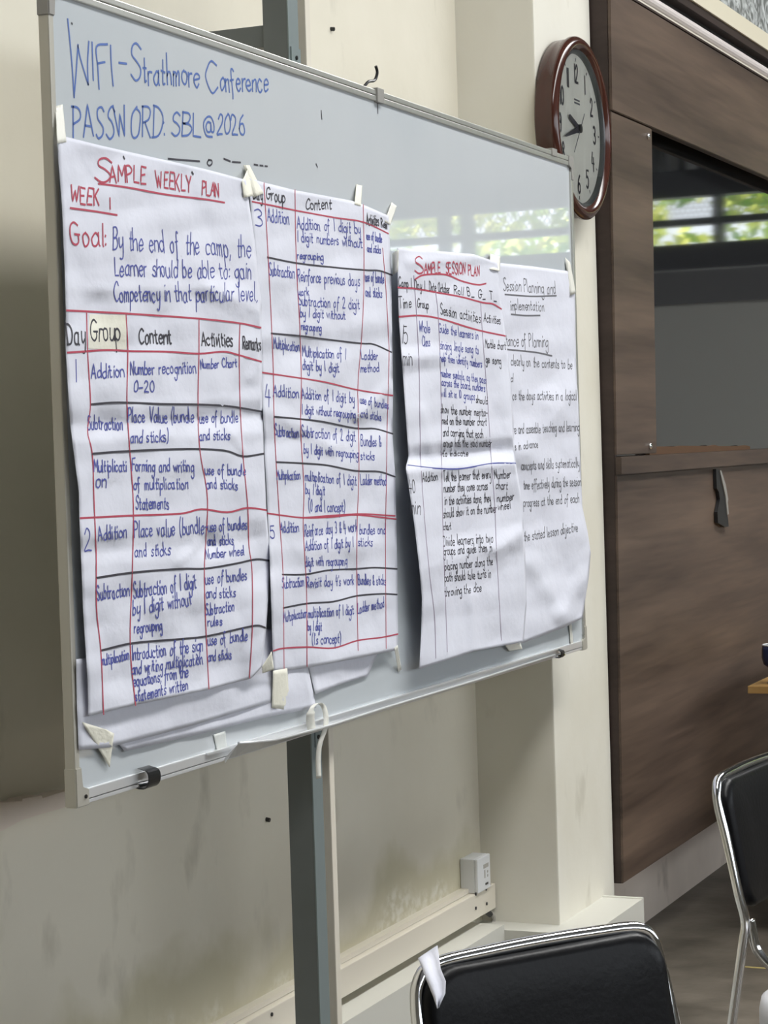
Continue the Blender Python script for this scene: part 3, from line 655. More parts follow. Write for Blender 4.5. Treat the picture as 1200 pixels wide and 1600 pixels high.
for a in (('S', 649, 427, 662, 428, 25), ('AMPLE', 663, 428, 688, 427, 16), ('SESSION', 697, 427, 727, 429, 17), ('PLAN', 732, 430, 749, 432, 15)): red += TS(*a)
lines = [SL(q) for q in ([(646.8, 431), (651, 493), (655, 572.5), (656.4, 669), (658, 731), (663.8, 816), (671, 895), (679, 963), (681, 1028)], [(681, 457), (685, 498), (689, 600), (690, 708), (692, 822), (695, 907), (699, 1018)],
 [(751, 472), (754, 523), (762, 627), (767, 708), (773, 788), (775.7, 856), (780, 935), (783.6, 1000)])]
blk = []
for a in (('Camp 1', 623, 447, 643, 450, 14), ('Day 1', 648, 451, 664, 453, 14), ('Date October', 671, 454, 703, 458, 14), ('Roll B_ G_ T_', 710, 459, 776, 469, 12), ('Time', 624, 481, 643, 480, 17), ('Group', 652, 480, 670, 483, 14), ('Session activities', 688.6, 491, 751, 505, 17), ('Activities', 756, 502, 782, 507, 13),
 ('15', 628, 537, 638, 537, 26), ('min', 630, 571, 644, 571, 20, 14), ('should', 744, 629, 762, 632, 11), ('show the number mentio-', 689, 645, 762, 651, 13), ('ned on the number chart', 691, 663, 760, 665, 13), ('and carrying that each', 692, 681, 755, 684, 13), ('group has the said number', 693, 698, 768, 698, 13), ('to indicate', 692, 713, 731, 713, 10),
 ('Marble chart', 758, 543, 790, 546, 13), ('ge song', 759, 567, 783, 570, 13), ('40', 639, 770, 649, 770, 19), ('min', 642, 803, 657, 803, 20, 13), ('Addition', 660, 753, 684, 750, 14), ('Tell the learner that every', 693, 752, 767, 748, 15), ('number they come across', 694, 769, 762, 765, 14), ('in the activities done, they', 695, 789, 767, 784, 14), ('should show it on the number', 693, 809, 776, 800, 14), ('chart', 693, 828, 705, 828, 12),
 ('Number', 773, 748, 798, 746, 13), ('chart', 775, 764, 793, 764, 13), ('number', 777, 784, 803, 781, 13), ('wheel', 778, 797, 798, 795, 13), ('Divide learners into two', 693, 853, 770, 847, 15), ('groups and guide them in', 693, 868, 769, 861, 14), ('placing number along the', 695, 891, 770, 883, 14), ('path should take turns in', 695, 909, 767, 902, 14), ('throwing the dice', 695, 932, 752, 924, 14)):
    blk += TS(*a)
ruled('blue_ruled_line', BLUEI, p3, [SL([(637, 727), (685, 732), (722, 732), (770, 724), (806, 724)])], .0028, s3.place_ink)
blu = []
for a in (('Whole', 655, 518, 672, 520, 16), ('Class', 660, 541, 672, 541, 15), ('Guide the learners in', 686, 519, 747, 531, 14), ('singing Jingle song to', 688, 545, 748, 553, 14), ('help them identify numbers', 688, 564, 753, 574, 12), ('number symbols, as they pass', 689, 588, 760, 599, 12), ('across the board, numbers', 690, 602, 758, 612, 12), ('will sit in 10 groups', 690, 619, 742, 625, 12)):
    blu += TS(*a)
ruled('red_ruled_line', REDI, p3, rul3, .0036, s3.place_ink)
wlines('red_handwriting', REDI, p3, red, .0036, s3.place_ink)
ruled('purple_ruled_line', mat('purple_marker', (.30, .23, .33), .6), p3, lines, .0030, s3.place_ink)
wlines('black_handwriting', BLKI, p3, blk, .0025, s3.place_ink)
wlines('blue_handwriting', BLUEI, p3, blu, .0025, s3.place_ink)

# ------------------------------------------------------------------ bits of masking tape
def tape(pts, d, label, m=None, curl=0, name='masking_tape'):
    """four corners in the photograph, distance d off the board (one value or one per corner)"""
    ds = d if isinstance(d, (list, tuple)) else [d]*4
    b = bmesh.new(); n = 8; g = []
    for j in range(n+1):
        r = []
        for i in range(n+1):
            s_, t_ = i/n, j/n; w = ((1-s_)*(1-t_), s_*(1-t_), s_*t_, (1-s_)*t_)
            x = sum(w[k]*pts[k][0] for k in range(4)); y = sum(w[k]*pts[k][1] for k in range(4)); q = sum(w[k]*ds[k] for k in range(4))
            q += curl*math.sin(s_*math.pi) + .0006*math.sin(i*2.1+j*1.3)
            r.append(b.verts.new(at(x, y, 1, YS-q)))
        g.append(r)
    for j in range(n):
        for i in range(n): b.faces.new((g[j][i], g[j+1][i], g[j+1][i+1], g[j][i+1]))
    o = obj(name, b, m or TAPEM, None, True)
    md = o.modifiers.new('thickness', 'SOLIDIFY'); md.thickness = .0005
    return tag(o, label, 'tape')
T1, T2 = s1.off, s2.off
def dd(f, pts, e=.0014): return [f(*p)+e for p in pts]
q = [(86, 166), (98, 163), (104, 222), (90, 224)]; tape(q, [.002, .002, T1(100, 222)+.0014, T1(92, 224)+.0014], 'pale tape at the top left corner of the weekly plan', TAPEW)
q = [(380, 258), (390, 258), (412, 302), (396, 309)]; tape(q, [.002, .002, T2(412, 302)+.0014, T2(396, 309)+.0018], 'crumpled masking tape where the weekly plan meets the middle chart', None, .004)
q = [(378, 284), (388, 262), (396, 306), (381, 309)]; tape(q, [T1(378, 284)+.002, .003, T1(390, 306)+.003, T1(381, 309)+.002], 'torn cream tape stuck on the top right corner of the weekly plan', None, .003)
q = [(557, 288), (566, 290), (564, 322), (554, 319)]; tape(q, [.0016, .0016, T2(564, 322)+.0014, T2(554, 319)+.0014], 'upright strip of masking tape at the top edge of the middle chart', None)
q = [(612, 316), (620, 322), (610, 352), (601, 346)]; tape(q, [.002, .002, T2(607, 352)+.0016, T2(601, 346)+.0016], 'slanting strip of masking tape at the top right corner of the middle chart', TAPEW)
q = [(613, 396), (623, 390), (622, 424), (614, 430)]; tape(q, [.006, s3.off(623, 390)+.002, s3.off(622, 424)+.002, .008], 'pale tape at the top left corner of the session plan', TAPEW, .004)
b = bmesh.new(); tube(b, [at(617, 402, 1, YS-.022), at(620.5, 386, 1, YS-.018)], .003, 8); 
q = [(766, 396), (782, 401), (781, 424), (765, 420)]; tape(q, [.003, .003, s3.off(777, 424)+.0018, s3.off(765, 420)+.0016], 'crumpled tape at the top right corner of the session plan', TAPEW, .003)
q = [(883, 402), (891, 410), (900, 458), (891, 462)]; tape(q, [.002, .003, s4.off(898, 458)+.003, s4.off(891, 462)+.002], 'tape at the top right corner of the planning notes', TAPEW, .003)
q = [(128, 1128), (166, 1140), (178, 1146), (171, 1199)]; tape(q, dd(sB.off, q[:3], .003)+[.004], 'wide torn masking tape at the lower left of the blank sheets', TAPEM)
q = [(427, 1048), (449, 1044), (453, 1110), (425, 1106)]; tape(q, [T2(428, 1046)+.0025, T2(449, 1044)+.0025, .009, .012], 'broad cream tape over the bottom corner of the middle chart', TAPEM)
q = [(409, 1042), (424, 1018), (428, 1046), (410, 1052)]; tape(q, [T1(409, 1042)+.002, T2(424, 1018)+.012, T2(428, 1046)+.006, .02], 'small flap of cream tape at the lower right corner of the weekly plan', TAPEM)
q = [(616, 1012), (621, 1008), (627, 1046), (622, 1050)]; tape(q, [T2(616, 1012)+.002, T2(620, 1010)+.002, .002, .002], 'narrow tape at the lower right corner of the middle chart', TAPEW)
q = [(789, 1008), (812, 1001), (816, 1014), (795, 1017)]; tape(q, [.012, .012, .004, .006], 'scrap of white tape under the right hand sheets', TAPEW)
q = [(889, 973), (893, 972), (896, 1008), (892, 1010)]; tape(q, [.004, .004, .0022, .0022], 'thin clear tape below the planning notes by the right end of the board', TAPEW)
q = [(334, 1148), (352, 1142), (356, 1176), (340, 1180)]; tape(q, .0018, 'faint strip of old tape on the bare lower edge of the board', mat('old_tape', (.66, .68, .66), .5))
# looped tape hanging from the lower rail
b = bmesh.new()
ctr = catmull([at(x, y, 1, v) for x, y, v in ((488, 1143, -.009), (485, 1125, -.014), (487, 1107, -.018), (495, 1099, -.016), (504, 1102, -.010), (509, 1118, -.012), (508, 1138, -.014), (501, 1158, -.012), (498, 1172, -.009), (497, 1192, -.006), (498, 1216, -.004))], 5)
L, R = [], []
for i, p in enumerate(ctr):
    w = .006 if i > 8 else .010
    L.append(b.verts.new(p+Vector((-w*1.0, w*.35, 0)))); R.append(b.verts.new(p+Vector((w*1.0, -w*.35, 0))))
for i in range(len(ctr)-1): b.faces.new((L[i], R[i], R[i+1], L[i+1]))
o = obj('masking_tape', b, TAPEW, None, True); md = o.modifiers.new('thickness', 'SOLIDIFY'); md.thickness = .0006
tag(o, 'long curled loop of tape dangling from the lower rail beside the post', 'tape')

# ------------------------------------------------------------------ steel post behind the board
ps = thing('steel_post', 'dark grey steel channel post standing behind the whiteboard', 'post', (.865, .045, 0))
px0, px1 = .845, .886
obj('post_web', bx(px0, px1-.002, .0215, .070, 0, 3.3, bev=.001), STEELP, ps)
obj('front_flange', bx(px0-.001, px1, .019, .0215, 0, 3.3), STEELL, ps)['label'] = 'lighter grey front flange'
obj('strut', bx(px0+.004, px0+.030, .070, YW, ZB+1.236, ZB+1.275), STEELP, ps)
o = obj('bracket', bx(px0+.004, px1+.001, .0165, .0195, ZB+BH+.001, ZB+BH+.032), STEELL, ps)
b = bmesh.new(); lathe_y(b, [(.004, .0145), (.004, .0166)], .868, ZB+BH+.014, 12, True); obj('bolt', b, DARKM, o)
o = obj('bracket', bx(px0+.012, px1+.001, .0165, .0195, ZB-.032, ZB-.004), STEELL, ps)
b = bmesh.new(); lathe_y(b, [(.004, .0145), (.004, .0166)], .868, ZB-.014, 12, True); obj('bolt', b, DARKM, o)
# cream conduit running down the wall side of the post
b = bmesh.new(); box(b, .925, .946, .022, .068, .0, 3.3, bev=.002)
cd = obj('cable_conduit', b, PVC); tag(cd, 'upright cream plastic conduit close beside the grey post', 'conduit')
obj('groove', bx(.9455, .9475, .030, .034, 0, 3.3), PVCG, cd)

# ------------------------------------------------------------------ wall details
def ledge():
    pts = [(-60, 1256), (0, 1254), (34, 1252), (36, 1248), (65, 1243), (67, 1247), (102, 1236), (130, 1234), (130, 1252), (107, 1260), (65, 1272), (34, 1281.5), (0, 1300), (-60, 1335)]
    b = bmesh.new(); prism(b, [at(x, y, 1, .262) for x, y in pts], (0, .04, 0)); return b
o = struct('trim_3', ledge(), PLINTH)
# trunking along the wall
tk = thing('cable_trunking', 'cream cable trunking screwed along the wall under the board', 'trunking', (0, YW, ZB-.66))
zt, zbm = ZB-.588, ZB-.650
obj('cover', bx(-1.2, 2.38, .25, YW, zbm, zt, bev=.002), PVC, tk)
obj('back_ledge', bx(-1.2, 2.36, .268, YW, zt+.001, zt+.012), PVC, tk)
for x, y in ((743, 1397), (759, 1389), (743, 1419), (760, 1412), (424, 1585)):
    p = at(x, y, 1, .25); b = bmesh.new(); lathe_y(b, [(.004, .2475), (.004, .2505)], p.x, p.z, 10, True); obj('screw', b, DARKM, tk)
# socket box
a, c = at(744, 1340, 1, .246), at(762, 1329, 1, .246); z0 = zt+.0005
sb = thing('socket_box', 'white surface socket box sitting on the trunking beside the pillar', 'socket', (a.x, .268, z0))
x0, x1 = a.x, a.x+.088; z1 = z0+.084
obj('back_box', bx(x0, x1, .252, YW-.001, z0, z1, bev=.002), PVCW, sb)
fp = obj('front_plate', bx(x0, x1, .243, .252, z0, z1, bev=.003), PVCW, sb)
obj('label_window', bx(x0+.04, x0+.074, .2424, .2432, z0+.054, z0+.064), PVCG, fp)
for dx, dz, w, h in ((.044, .030, .007, .020), (.064, .040, .007, .006), (.064, .030, .006, .006)):
    obj('socket_hole', bx(x0+dx, x0+dx+w, .2424, .2432, z0+dz, z0+dz+h), PVCG, fp)
obj('switch', bx(x0+.050, x0+.068, .2420, .2432, z0+.012, z0+.017), DARKM, fp)
# cable coming out below the trunking
b = bmesh.new(); tube(b, catmull([at(x, y, 1, v) for x, y, v in ((752, 1416, .27), (762, 1422, .262), (772, 1434, .258), (768, 1446, .262), (758, 1458, .262), (744, 1468, .27))], 5), .006, 8)
cb = obj('power_cable', b, PVCG); tag(cb, 'short grey cable curling out below the end of the trunking', 'cable')
b = bmesh.new(); tube(b, [at(752, 1417, 1, .262), at(766, 1429, 1, .256)], .0075, 8); obj('cable_gland', b, BLACK, cb)
# low boxed ledge at the foot of wall and pillar
b = bmesh.new(); box(b, XL, 2.30, .20, YW, 0, ZB-.672); box(b, 2.30, 2.735, -.022, YC, 0, ZB-.686); box(b, 2.30, 2.387, YC, YW, 0, ZB-.686)
box(b, 2.735, 2.75, -.022, .10, 0, ZB-.684)
struct('baseboard_back', b, mat('ledge_paint', (.62, .61, .55), .55))
# small nail stubs in the wall
def nail(x, y, yy, label):
    p = at(x, y, 1, yy); b = bmesh.new(); tube(b, [p+Vector((0, .01, 0)), p+Vector((0, -.008, -.003))], .0045, 8)
    tag(obj('nail', b, DARKM), label, 'nail')
nail(517, 44, YW, 'dark nail in the cream wall above the whiteboard'); nail(416, 1279, YW, 'small dark nail in the wall below the board, left of the post')

# ------------------------------------------------------------------ clock
CX, CZ, RC = 2.583, ZB+1.296, .229
ck = thing('wall_clock', 'round wall clock with a dark red wooden rim and cream dial on the pillar', 'clock', (CX, YC, CZ))
b = bmesh.new()
lathe_y(b, [(.19, .079), (.214, .0845), (.222, .080), (.2235, .060), (.2235, .045), (RC, .040), (RC, .033), (.224, .026), (.213, .0215), (.203, .024), (.196, .032), (.191, .038), (.190, .060), (.19, .079)], CX, CZ, 96)
rim = obj('case', b, MAHOG, ck, True)
b = bmesh.new(); lathe_y(b, [(.1955, .0325), (.1890, .034), (.1865, .0455), (.1915, .048)], CX, CZ, 96); obj('inner_bezel', b, BEZEL, ck, True)
YD = .0445
b = bmesh.new(); lathe_y(b, [(.188, YD), (.188, .056)], CX, CZ, 96, True); dial = obj('dial', b, DIAL, ck)
def dialpt(x, z): return Vector((CX+x, YD-.0008, CZ+z))
for h in range(1, 13):
    NUM = bmesh.new(); a = math.radians(90-30*h); cx, cz = .138*math.cos(a), .138*math.sin(a); t = str(h); hgt = .044
    wid = sum(GW[k] for k in t)+(1.0 if len(t) > 1 else 0); sc = hgt/7; X = -wid*sc/2
    for ch in t:
        for straight, pts in GL[ch]:
            P = [Vector(p) for p in pts]
            if not straight: P = catmull(P, 5)
            ribbons(NUM, [[(X+p.x*sc, -hgt/2+p.y*sc) for p in P]], .0066, lambda u, v: dialpt(cx+u, cz+v))
        X += (GW[ch]+1.0)*sc
    obj('numeral', NUM, BLKI, dial)
for k in range(12):
    a = math.radians(30*k); NUM = bmesh.new(); ribbons(NUM, [[(.170*math.cos(a), .170*math.sin(a)), (.176*math.cos(a), .176*math.sin(a))]], .004, dialpt); obj('minute_dot', NUM, BLKI, dial)
b = bmesh.new()
for r in range(2):
    for k in range(5): ribbons(b, [[(-.020+k*.009, .072-r*.008), (-.014+k*.009, .072-r*.008)]], .0045, dialpt)
obj('maker_mark', b, GREYI, dial)
def hand(name, px, py, w, y, tail, m, tipw=.4):
    t = at(px, py, 1, y)-Vector((CX, y, CZ)); L = t.length; u = t.normalized(); n = Vector((-u.z, 0, u.x))
    pts = [u*(-tail)+n*w*.7, u*0+n*w, u*(L*.9)+n*w*tipw, u*L, u*(L*.9)-n*w*tipw, u*0-n*w, u*(-tail)-n*w*.7]
    b = bmesh.new(); prism(b, [Vector((CX, y, CZ))+p for p in pts], (0, -.0012, 0)); return obj(name, b, m, ck)
hand('hour_hand', 888.5, 179.5, .0075, YD-.004, .016, BLKI, .8); hand('minute_hand', 882, 213, .0080, YD-.006, .018, BLKI, .35)
hand('second_hand', 897, 238, .0013, YD-.008, .055, GREYI)
b = bmesh.new(); lathe_y(b, [(.011, YD-.0105), (.011, YD-.0005)], CX, CZ, 20, True); obj('hand_cap', b, BLACK, ck)
gm = bpy.data.materials.new('clear_glass'); gm.use_nodes = True; nt = gm.node_tree; nt.nodes.remove(nt.nodes['Principled BSDF'])
tr = nt.nodes.new('ShaderNodeBsdfTransparent'); gl = nt.nodes.new('ShaderNodeBsdfGlossy'); gl.inputs['Roughness'].default_value = .02
fr = nt.nodes.new('ShaderNodeFresnel'); fr.inputs[0].default_value = 1.45; mx = nt.nodes.new('ShaderNodeMixShader')
nt.links.new(fr.outputs[0], mx.inputs[0]); nt.links.new(tr.outputs[0], mx.inputs[1]); nt.links.new(gl.outputs[0], mx.inputs[2]); nt.links.new(mx.outputs[0], nt.nodes['Material Output'].inputs[0])
b = bmesh.new(); vs = [b.verts.new((CX+.195*math.cos(k*math.pi/32),   .0315, CZ+.195*math.sin(k*math.pi/32))) for k in range(64)]; b.faces.new(vs)
go = obj('glass', b, gm, ck)
if go.data.polygons[0].normal.y > 0: go.data.flip_normals()

# ------------------------------------------------------------------ brown wall unit on the right
def yp(z): return .033 + (ZB+1.673-z)/(1.673+.68)*.030       # the unit's face leans very slightly
pu = thing('wall_unit', 'large dark brown wood laminate wall unit around a recessed screen', 'wall unit', (2.86, .24, ZB-.68))
def slab(x0, x1, z0, z1, d0, d1, bev=.002):
    """laminate slab between depths d0 (front) and d1 behind the unit's face"""
    b = bmesh.new(); pts = []
    v = [b.verts.new(p) for p in ((x0, yp(z0)+d0, z0), (x1, yp(z0)+d0, z0), (x1, yp(z0)+d1, z0), (x0, yp(z0)+d1, z0), (x0, yp(z1)+d0, z1), (x1, yp(z1)+d0, z1), (x1, yp(z1)+d1, z1), (x0, yp(z1)+d1, z1))]
    for f in ((0, 3, 2, 1), (4, 5, 6, 7), (0, 1, 5, 4), (1, 2, 6, 5), (2, 3, 7, 6), (3, 0, 4, 7)): b.faces.new([v[i] for i in f])
    if bev: bmesh.ops.bevel(b, geom=list(b.edges), offset=bev, segments=2, affect='EDGES')
    return b
UX0, UX1 = 2.848, 6.4
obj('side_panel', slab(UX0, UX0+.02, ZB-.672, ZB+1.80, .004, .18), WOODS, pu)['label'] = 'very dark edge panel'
obj('lower_panel', slab(UX0+.002, UX1, ZB-.672, ZB+.416, 0, .02), WOOD, pu)
obj('ledge', slab(UX0+.004, UX1, ZB+.416, ZB+.464, -.012, .09), WOOD, pu)
st_ = obj('stile', slab(UX0+.002, 3.232, ZB+.469, ZB+1.374, 0, .02), WOOD, pu)
obj('fascia', slab(UX0+.002, UX1, ZB+1.377, ZB+1.699, -.003, .02), WOOD, pu)
obj('stile', slab(5.95, UX1, ZB+.469, ZB+1.374, 0, .02), WOOD, pu)
for x, y in ((1011, 213), (1020, 697)):
    p = at(x, y, 1, yp(ZB+.9)-.004); b = bmesh.new(); lathe_y(b, [(.004, yp(p.z)-.007), (.009, yp(p.z)-.004), (.009, yp(p.z)+.001)], p.x, p.z, 14, True); obj('bolt', b, CHROME, st_, True)
sc = thing('recessed_screen', 'dark glossy screen recessed in the brown wall unit, mirroring the far windows', 'screen', (4.5, .17, ZB+.465))
obj('glass_panel', bx(2.95, 5.98, .095, .107, ZB+.4645, ZB+1.40), SCREEN, sc)
obj('backing', bx(2.95, 5.98, .108, .13, ZB+.4645, ZB+1.40), BLACK, sc)
# strip of brown board on the ledge
a, c = at(1027, 697, 1, .07), at(1172, 697, 1, .07)
pts = [(1015, 712), (1015, 697.5), (1058, 697.5), (1064, 696.5), (1110, 697), (1117, 695), (1122, 697), (1158, 697), (1164, 695.5), (1172, 697.5), (1172, 708)]
b = bmesh.new(); P = [at(x, y, 1, .074) for x, y in pts]; P[0].z = P[-1].z = ZB+.4645; prism(b, P, (0, .012, 0))
tag(obj('cardboard_strip', b, mat('brown_board', (.095, .045, .018), .7)), 'torn brown board strip standing on the ledge in front of the screen', 'board strip')
# strap hanging below the ledge
sp = thing('hanging_strap', 'short black strap with a grey edge hanging below the brown ledge', 'strap', tuple(at(1126, 735, 1, .05)))
def strap(pts, y, d):
    b = bmesh.new(); prism(b, [at(px, py, 1, y) for px, py in pts], (0, d, 0)); return b
YQ = yp(ZB+.3)-.012
obj('band', strap([(1119, 733), (1126, 734), (1131, 760), (1135, 790), (1139, 823), (1132, 823), (1122, 817), (1121, 800), (1125, 780), (1123, 768), (1120, 763)], YQ, .010), BLACK, sp)
obj('edge_strip', strap([(1125, 735), (1127, 735), (1134, 757), (1138, 780), (1137, 785), (1139, 803), (1137, 804), (1134, 775)], YQ-.003, .003), CAPM, sp)
# trims over the unit
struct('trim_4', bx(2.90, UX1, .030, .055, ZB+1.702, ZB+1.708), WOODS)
b = bmesh.new(); box(b, 2.88, UX1, .038, .050, ZB+1.7085, ZB+1.7185)
tag(obj('cable_conduit', b, PVC), 'slim cream conduit along the top of the brown wall unit', 'conduit')
b = bmesh.new(); tube(b, [Vector((2.88, .060, ZB+1.744)), Vector((4.6, .055, ZB+1.742)), Vector((UX1, .060, ZB+1.744))], .0175, 14)
tag(obj('pipe', b, mat('pinkish_white_pipe', (.66, .60, .58), .45)), 'pinkish white pipe running above the brown wall unit', 'pipe')
struct('trim_5', bx(2.86, UX1, .078, .24, ZB+1.70, ZB+1.79), BLACK)
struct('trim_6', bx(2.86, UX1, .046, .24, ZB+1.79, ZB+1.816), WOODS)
b = bx(2.86, UX1, .040, .24, ZB+1.816, ZB+1.872); struct('trim_7', b, mat('cream_beam', (.70, .645, .50), .6))
wm = bpy.data.materials.new('mottled_glass'); wm.use_nodes = True; nt = wm.node_tree; pb = nt.nodes['Principled BSDF']; pb.inputs['Roughness'].default_value = .25
tc = nt.nodes.new('ShaderNodeTexCoord'); nn = nt.nodes.new('ShaderNodeTexNoise'); nn.inputs['Scale'].default_value = 14; nn.inputs['Detail'].default_value = 3; nn.inputs['Distortion'].default_value = 2.2
cr = nt.nodes.new('ShaderNodeValToRGB'); cr.color_ramp.elements[0].position = .4; cr.color_ramp.elements[1].position = .66
cr.color_ramp.elements[0].color = (.22, .23, .22, 1); cr.color_ramp.elements[1].color = (.75, .78, .77, 1)
nt.links.new(tc.outputs['Object'], nn.inputs['Vector']); nt.links.new(nn.outputs[0], cr.inputs[0]); nt.links.new(cr.outputs[0], pb.inputs['Base Color'])
b = bmesh.new(); box(b, 2.86, 4.16, .10, .11, ZB+1.872, 3.6); box(b, 4.175, UX1, .10, .11, ZB+1.872, 3.6); struct('window_1', b, wm)
struct('trim_8', bx(4.16, 4.175, .09, .12, ZB+1.872, 3.6), PVC)

# ------------------------------------------------------------------ chairs
def rounded(w, h, r, n=6):
    pts = []
    for cx, cz, a0 in ((w/2-r, h/2-r, 0), (-w/2+r, h/2-r, 90), (-w/2+r, -h/2+r, 180), (w/2-r, -h/2+r, 270)):
        for k in range(n+1):
            a = math.radians(a0+90*k/n); pts.append((cx+r*math.cos(a), cz+r*math.sin(a)))
    return pts
def cushion(outline, fn, t):
    """padded panel: outline (u,v) mapped by fn(u,v,depth); edges rounded over"""
    b = bmesh.new(); rings = []
    for sc, d in ((.90, t*.5), (.97, t*.42), (1.0, t*.18), (1.0, -t*.18), (.97, -t*.42), (.90, -t*.5)):
        rings.append([b.verts.new(fn(u*sc, v*sc, d)) for u, v in outline])
    n = len(outline)
    for A, B in zip(rings, rings[1:]):
        for k in range(n): b.faces.new((A[k], A[(k+1) % n], B[(k+1) % n], B[k]))
    for ring, d in ((rings[0], t*.5), (rings[-1], -t*.5)):
        inner = [b.verts.new(fn(u*.5, v*.5, d*1.16)) for u, v in outline]
        for k in range(n): b.faces.new((ring[k], ring[(k+1) % n], inner[(k+1) % n], inner[k]))
        b.faces.new(inner)
    return b
def make_chair(label, loc, rz):
    t = thing('visitor_chair', label, 'chair', loc, rz, None)
    wd = .205; HT = .80; rr = .0095
    # chair faces local -y; uprights lean back to +y at the top
    def up(sx):
        s_ = sx*wd
        return [(s_*1.02, .085, 0), (s_*1.02, .045, .25), (s_*1.02, .008, .47), (s_*1.02, .0, .525), (s_*1.02, .012, .58), (s_*.99, .035, .68)]
    top = [(-wd*.97, .052, HT-.055), (-wd*.93, .058, HT-.020), (-wd*.80, .061, HT-.003), (-wd*.4, .062, HT+.001), (0, .063, HT+.002), (wd*.4, .062, HT+.001), (wd*.80, .061, HT-.003), (wd*.93, .058, HT-.020), (wd*.97, .052, HT-.055)]
    path = up(-1)+top+list(reversed(up(1)))
    b = bmesh.new(); tube(b, catmull(path, 6), rr, 12); obj('back_frame', b, CHROME, t, True)
    def backfn(u, v, d):
        z = .6705+v; k = (z-.525)/(HT-.525)
        return Vector((u*(1.0+.03*(1-k)), .004+.052*k+.010*(1-(u/wd)**2)-.004-d, z))
    obj('backrest', cushion(rounded(.392, .250, .05), backfn, .034), LEATHER, t, True)
    def seatfn(u, v, d): return Vector((u, -.30+v, .455+d))
    obj('seat', cushion(rounded(.41, .40, .05), seatfn, .05), LEATHER, t, True)
    for sx in (-1, 1):
        s_ = sx*wd*.97
        side = [(s_, -.006, .530), (s_, -.010, .505), (s_, -.022, .465), (s_, -.06, .432), (s_, -.12, .422), (s_, -.30, .422), (s_, -.44, .424), (s_, -.485, .41), (s_, -.50, .37), (s_, -.505, .2), (s_, -.51, 0)]
        b = bmesh.new(); tube(b, catmull(side, 5), rr, 10); obj('front_leg', b, CHROME, t, True)
    b = bmesh.new(); tube(b, [Vector((-wd, -.42, .422)), Vector((wd, -.42, .422))], rr*.8, 8); obj('stretcher', b, CHROME, t, True)
    return t
FG = (at(668, 1500, 2, ZB-.155)+at(1003, 1440, 2, ZB-.155))/2
dv = at(1003, 1440, 2, ZB-.155)-at(668, 1500, 2, ZB-.155); rz = math.atan2(dv.y, dv.x)
n = Vector((-math.sin(rz), math.cos(rz), 0))
p = FG-n*.06
make_chair('black padded chair with a chrome frame, nearest the camera, a paper scrap on its corner', (p.x, p.y, 0), rz)
# torn paper over its corner
def rot(p): return p
b = bmesh.new(); yb = None
c0 = at(672, 1500, 2, ZB-.155); nn_ = Vector((n.x, n.y, 0))
def on_back(px, py, off):
    d = FW + RT*((px-600)/FLEN) - UP*((py-800)/FLEN); q = c0-nn_*off
    return CAM+d*((q-CAM).dot(nn_)/d.dot(nn_))
rows = [((653, 1497), (683, 1477), .012), ((657, 1507), (686, 1497), .032), ((662, 1521), (688, 1513), .058), ((670, 1541), (696, 1533), .072), ((677, 1558), (695, 1552), .082), ((683, 1576), (685, 1574), .090)]
g = []
for l, r, o_ in rows: g.append([b.verts.new(on_back(l[0]+(r[0]-l[0])*i/6, l[1]+(r[1]-l[1])*i/6, o_+.004*math.sin(i*1.1))) for i in range(7)])
for A, B in zip(g, g[1:]):
    for i in range(6): b.faces.new((A[i], B[i], B[i+1], A[i+1]))
o = obj('paper_scrap', b, PAPER, None, True); md = o.modifiers.new('thickness', 'SOLIDIFY'); md.thickness = .0008
tag(o, 'torn white paper scrap draped over the corner of the nearest black chair', 'paper')
A_ = at(1117, 1221, 2, ZB-.165)
rz2 = math.radians(-5.8); d2 = Vector((math.cos(rz2), math.sin(rz2), 0)); n2 = Vector((-d2.y, d2.x, 0))
p = A_+d2*.195-n2*.06
make_chair('black chrome-framed chair standing by the brown wall unit', (p.x, p.y, 0), rz2)

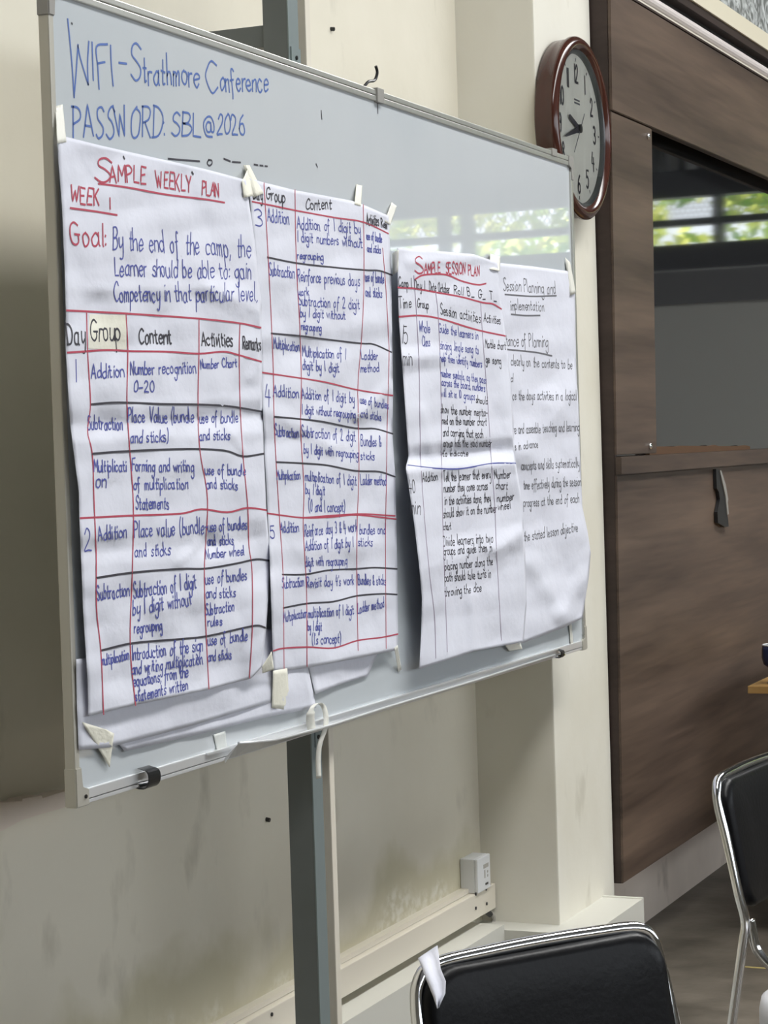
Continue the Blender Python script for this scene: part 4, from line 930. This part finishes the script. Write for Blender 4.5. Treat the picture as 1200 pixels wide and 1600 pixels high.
# ------------------------------------------------------------------ table and cup
a = at(1168, 1072, 2, ZB-.22)
tb = thing('table', 'light wood table by the brown wall unit, only its corner in view', 'table', (a.x+.9, a.y-.3, 0))
tz = ZB-.22
obj('tabletop', bx(a.x, a.x+1.8, a.y-.65, a.y, tz-.022, tz, bev=.002), TABLEW, tb)
for x in (a.x+.06, a.x+1.70): obj('end_panel', bx(x, x+.025, a.y-.60, a.y-.05, 0, tz-.022), TABLEW, tb)
obj('back_panel', bx(a.x+.085, a.x+1.70, a.y-.09, a.y-.07, .3, tz-.022), TABLEW, tb)
m = at(1212, 1067, 2, tz)
mg = thing('goblet', 'dark blue footed cup with a pale rim standing on the wooden table', 'cup', (m.x, m.y, tz))
BLUEM = mat('dark_blue_glaze', (.02, .03, .08), .2)
def turned(name, prof, mm):
    b = bmesh.new(); rings = [[b.verts.new((m.x+r*math.cos(k*math.pi/14), m.y+r*math.sin(k*math.pi/14), tz+z)) for k in range(28)] for r, z in prof]
    for A, B in zip(rings, rings[1:]):
        for k in range(28): b.faces.new((A[k], A[(k+1) % 28], B[(k+1) % 28], B[k]))
    b.faces.new(rings[0]); b.faces.new(list(reversed(rings[-1]))); return obj(name, b, mm, mg, True)
turned('foot', [(.024, .0004), (.024, .004), (.010, .008), (.007, .014), (.007, .043)], PVCG)
turned('bowl', [(.007, .043), (.022, .046), (.034, .056), (.039, .075), (.038, .100), (.036, .112), (.034, .112), (.036, .09), (.034, .068), (.006, .052)], BLUEM)
b = bmesh.new(); tube(b, [Vector((m.x+.0352*math.cos(k*math.pi/14), m.y+.0352*math.sin(k*math.pi/14), tz+.1125)) for k in range(28)], .0022, 6, True); obj('rim', b, PVCW, mg, True)

# ------------------------------------------------------------------ white stool at the corner, floor tape
w = at(1187.5, 1575, 2, .44)
SR = .16; cxs, cys = w.x+.394*SR, w.y-.919*SR
wc = thing('plastic_stool', 'white plastic stool at the lower right corner, only its rounded edge in view', 'stool', (cxs, cys, 0))
WPL = mat('white_stool_plastic', (.74, .74, .78), .4)
def ring_obj(name, prof):
    b = bmesh.new(); rg = [[b.verts.new((cxs+r*math.cos(k*math.pi/20), cys+r*math.sin(k*math.pi/20), z)) for k in range(40)] for r, z in prof]
    for A, B in zip(rg, rg[1:]):
        for k in range(40): b.faces.new((A[k], A[(k+1) % 40], B[(k+1) % 40], B[k]))
    b.faces.new(rg[0]); b.faces.new(list(reversed(rg[-1]))); return obj(name, b, WPL, wc, True)
ring_obj('seat', [(SR, .36), (SR, .43), (SR*.97, .452), (SR*.86, .464), (SR*.5, .466)])
for k in range(4):
    a = math.pi/4+k*math.pi/2; u = Vector((math.cos(a), math.sin(a), 0)); c = Vector((cxs, cys, 0))
    b = bmesh.new(); tube(b, [c+u*SR*.8+Vector((0, 0, .362)), c+u*SR*1.15], [.028, .018], 10); obj('leg', b, WPL, wc, True)
a, c = at(1155, 1510, 2, .001), at(1200, 1513, 2, .001)
b = bx(a.x-.006, a.x+.006, a.y-1.2, a.y, .0003, .0012)
tag(obj('floor_tape', b, mat('yellow_tape', (.40, .32, .12), .6)), 'thin yellow line of tape on the grey floor by the right hand chair', 'tape')
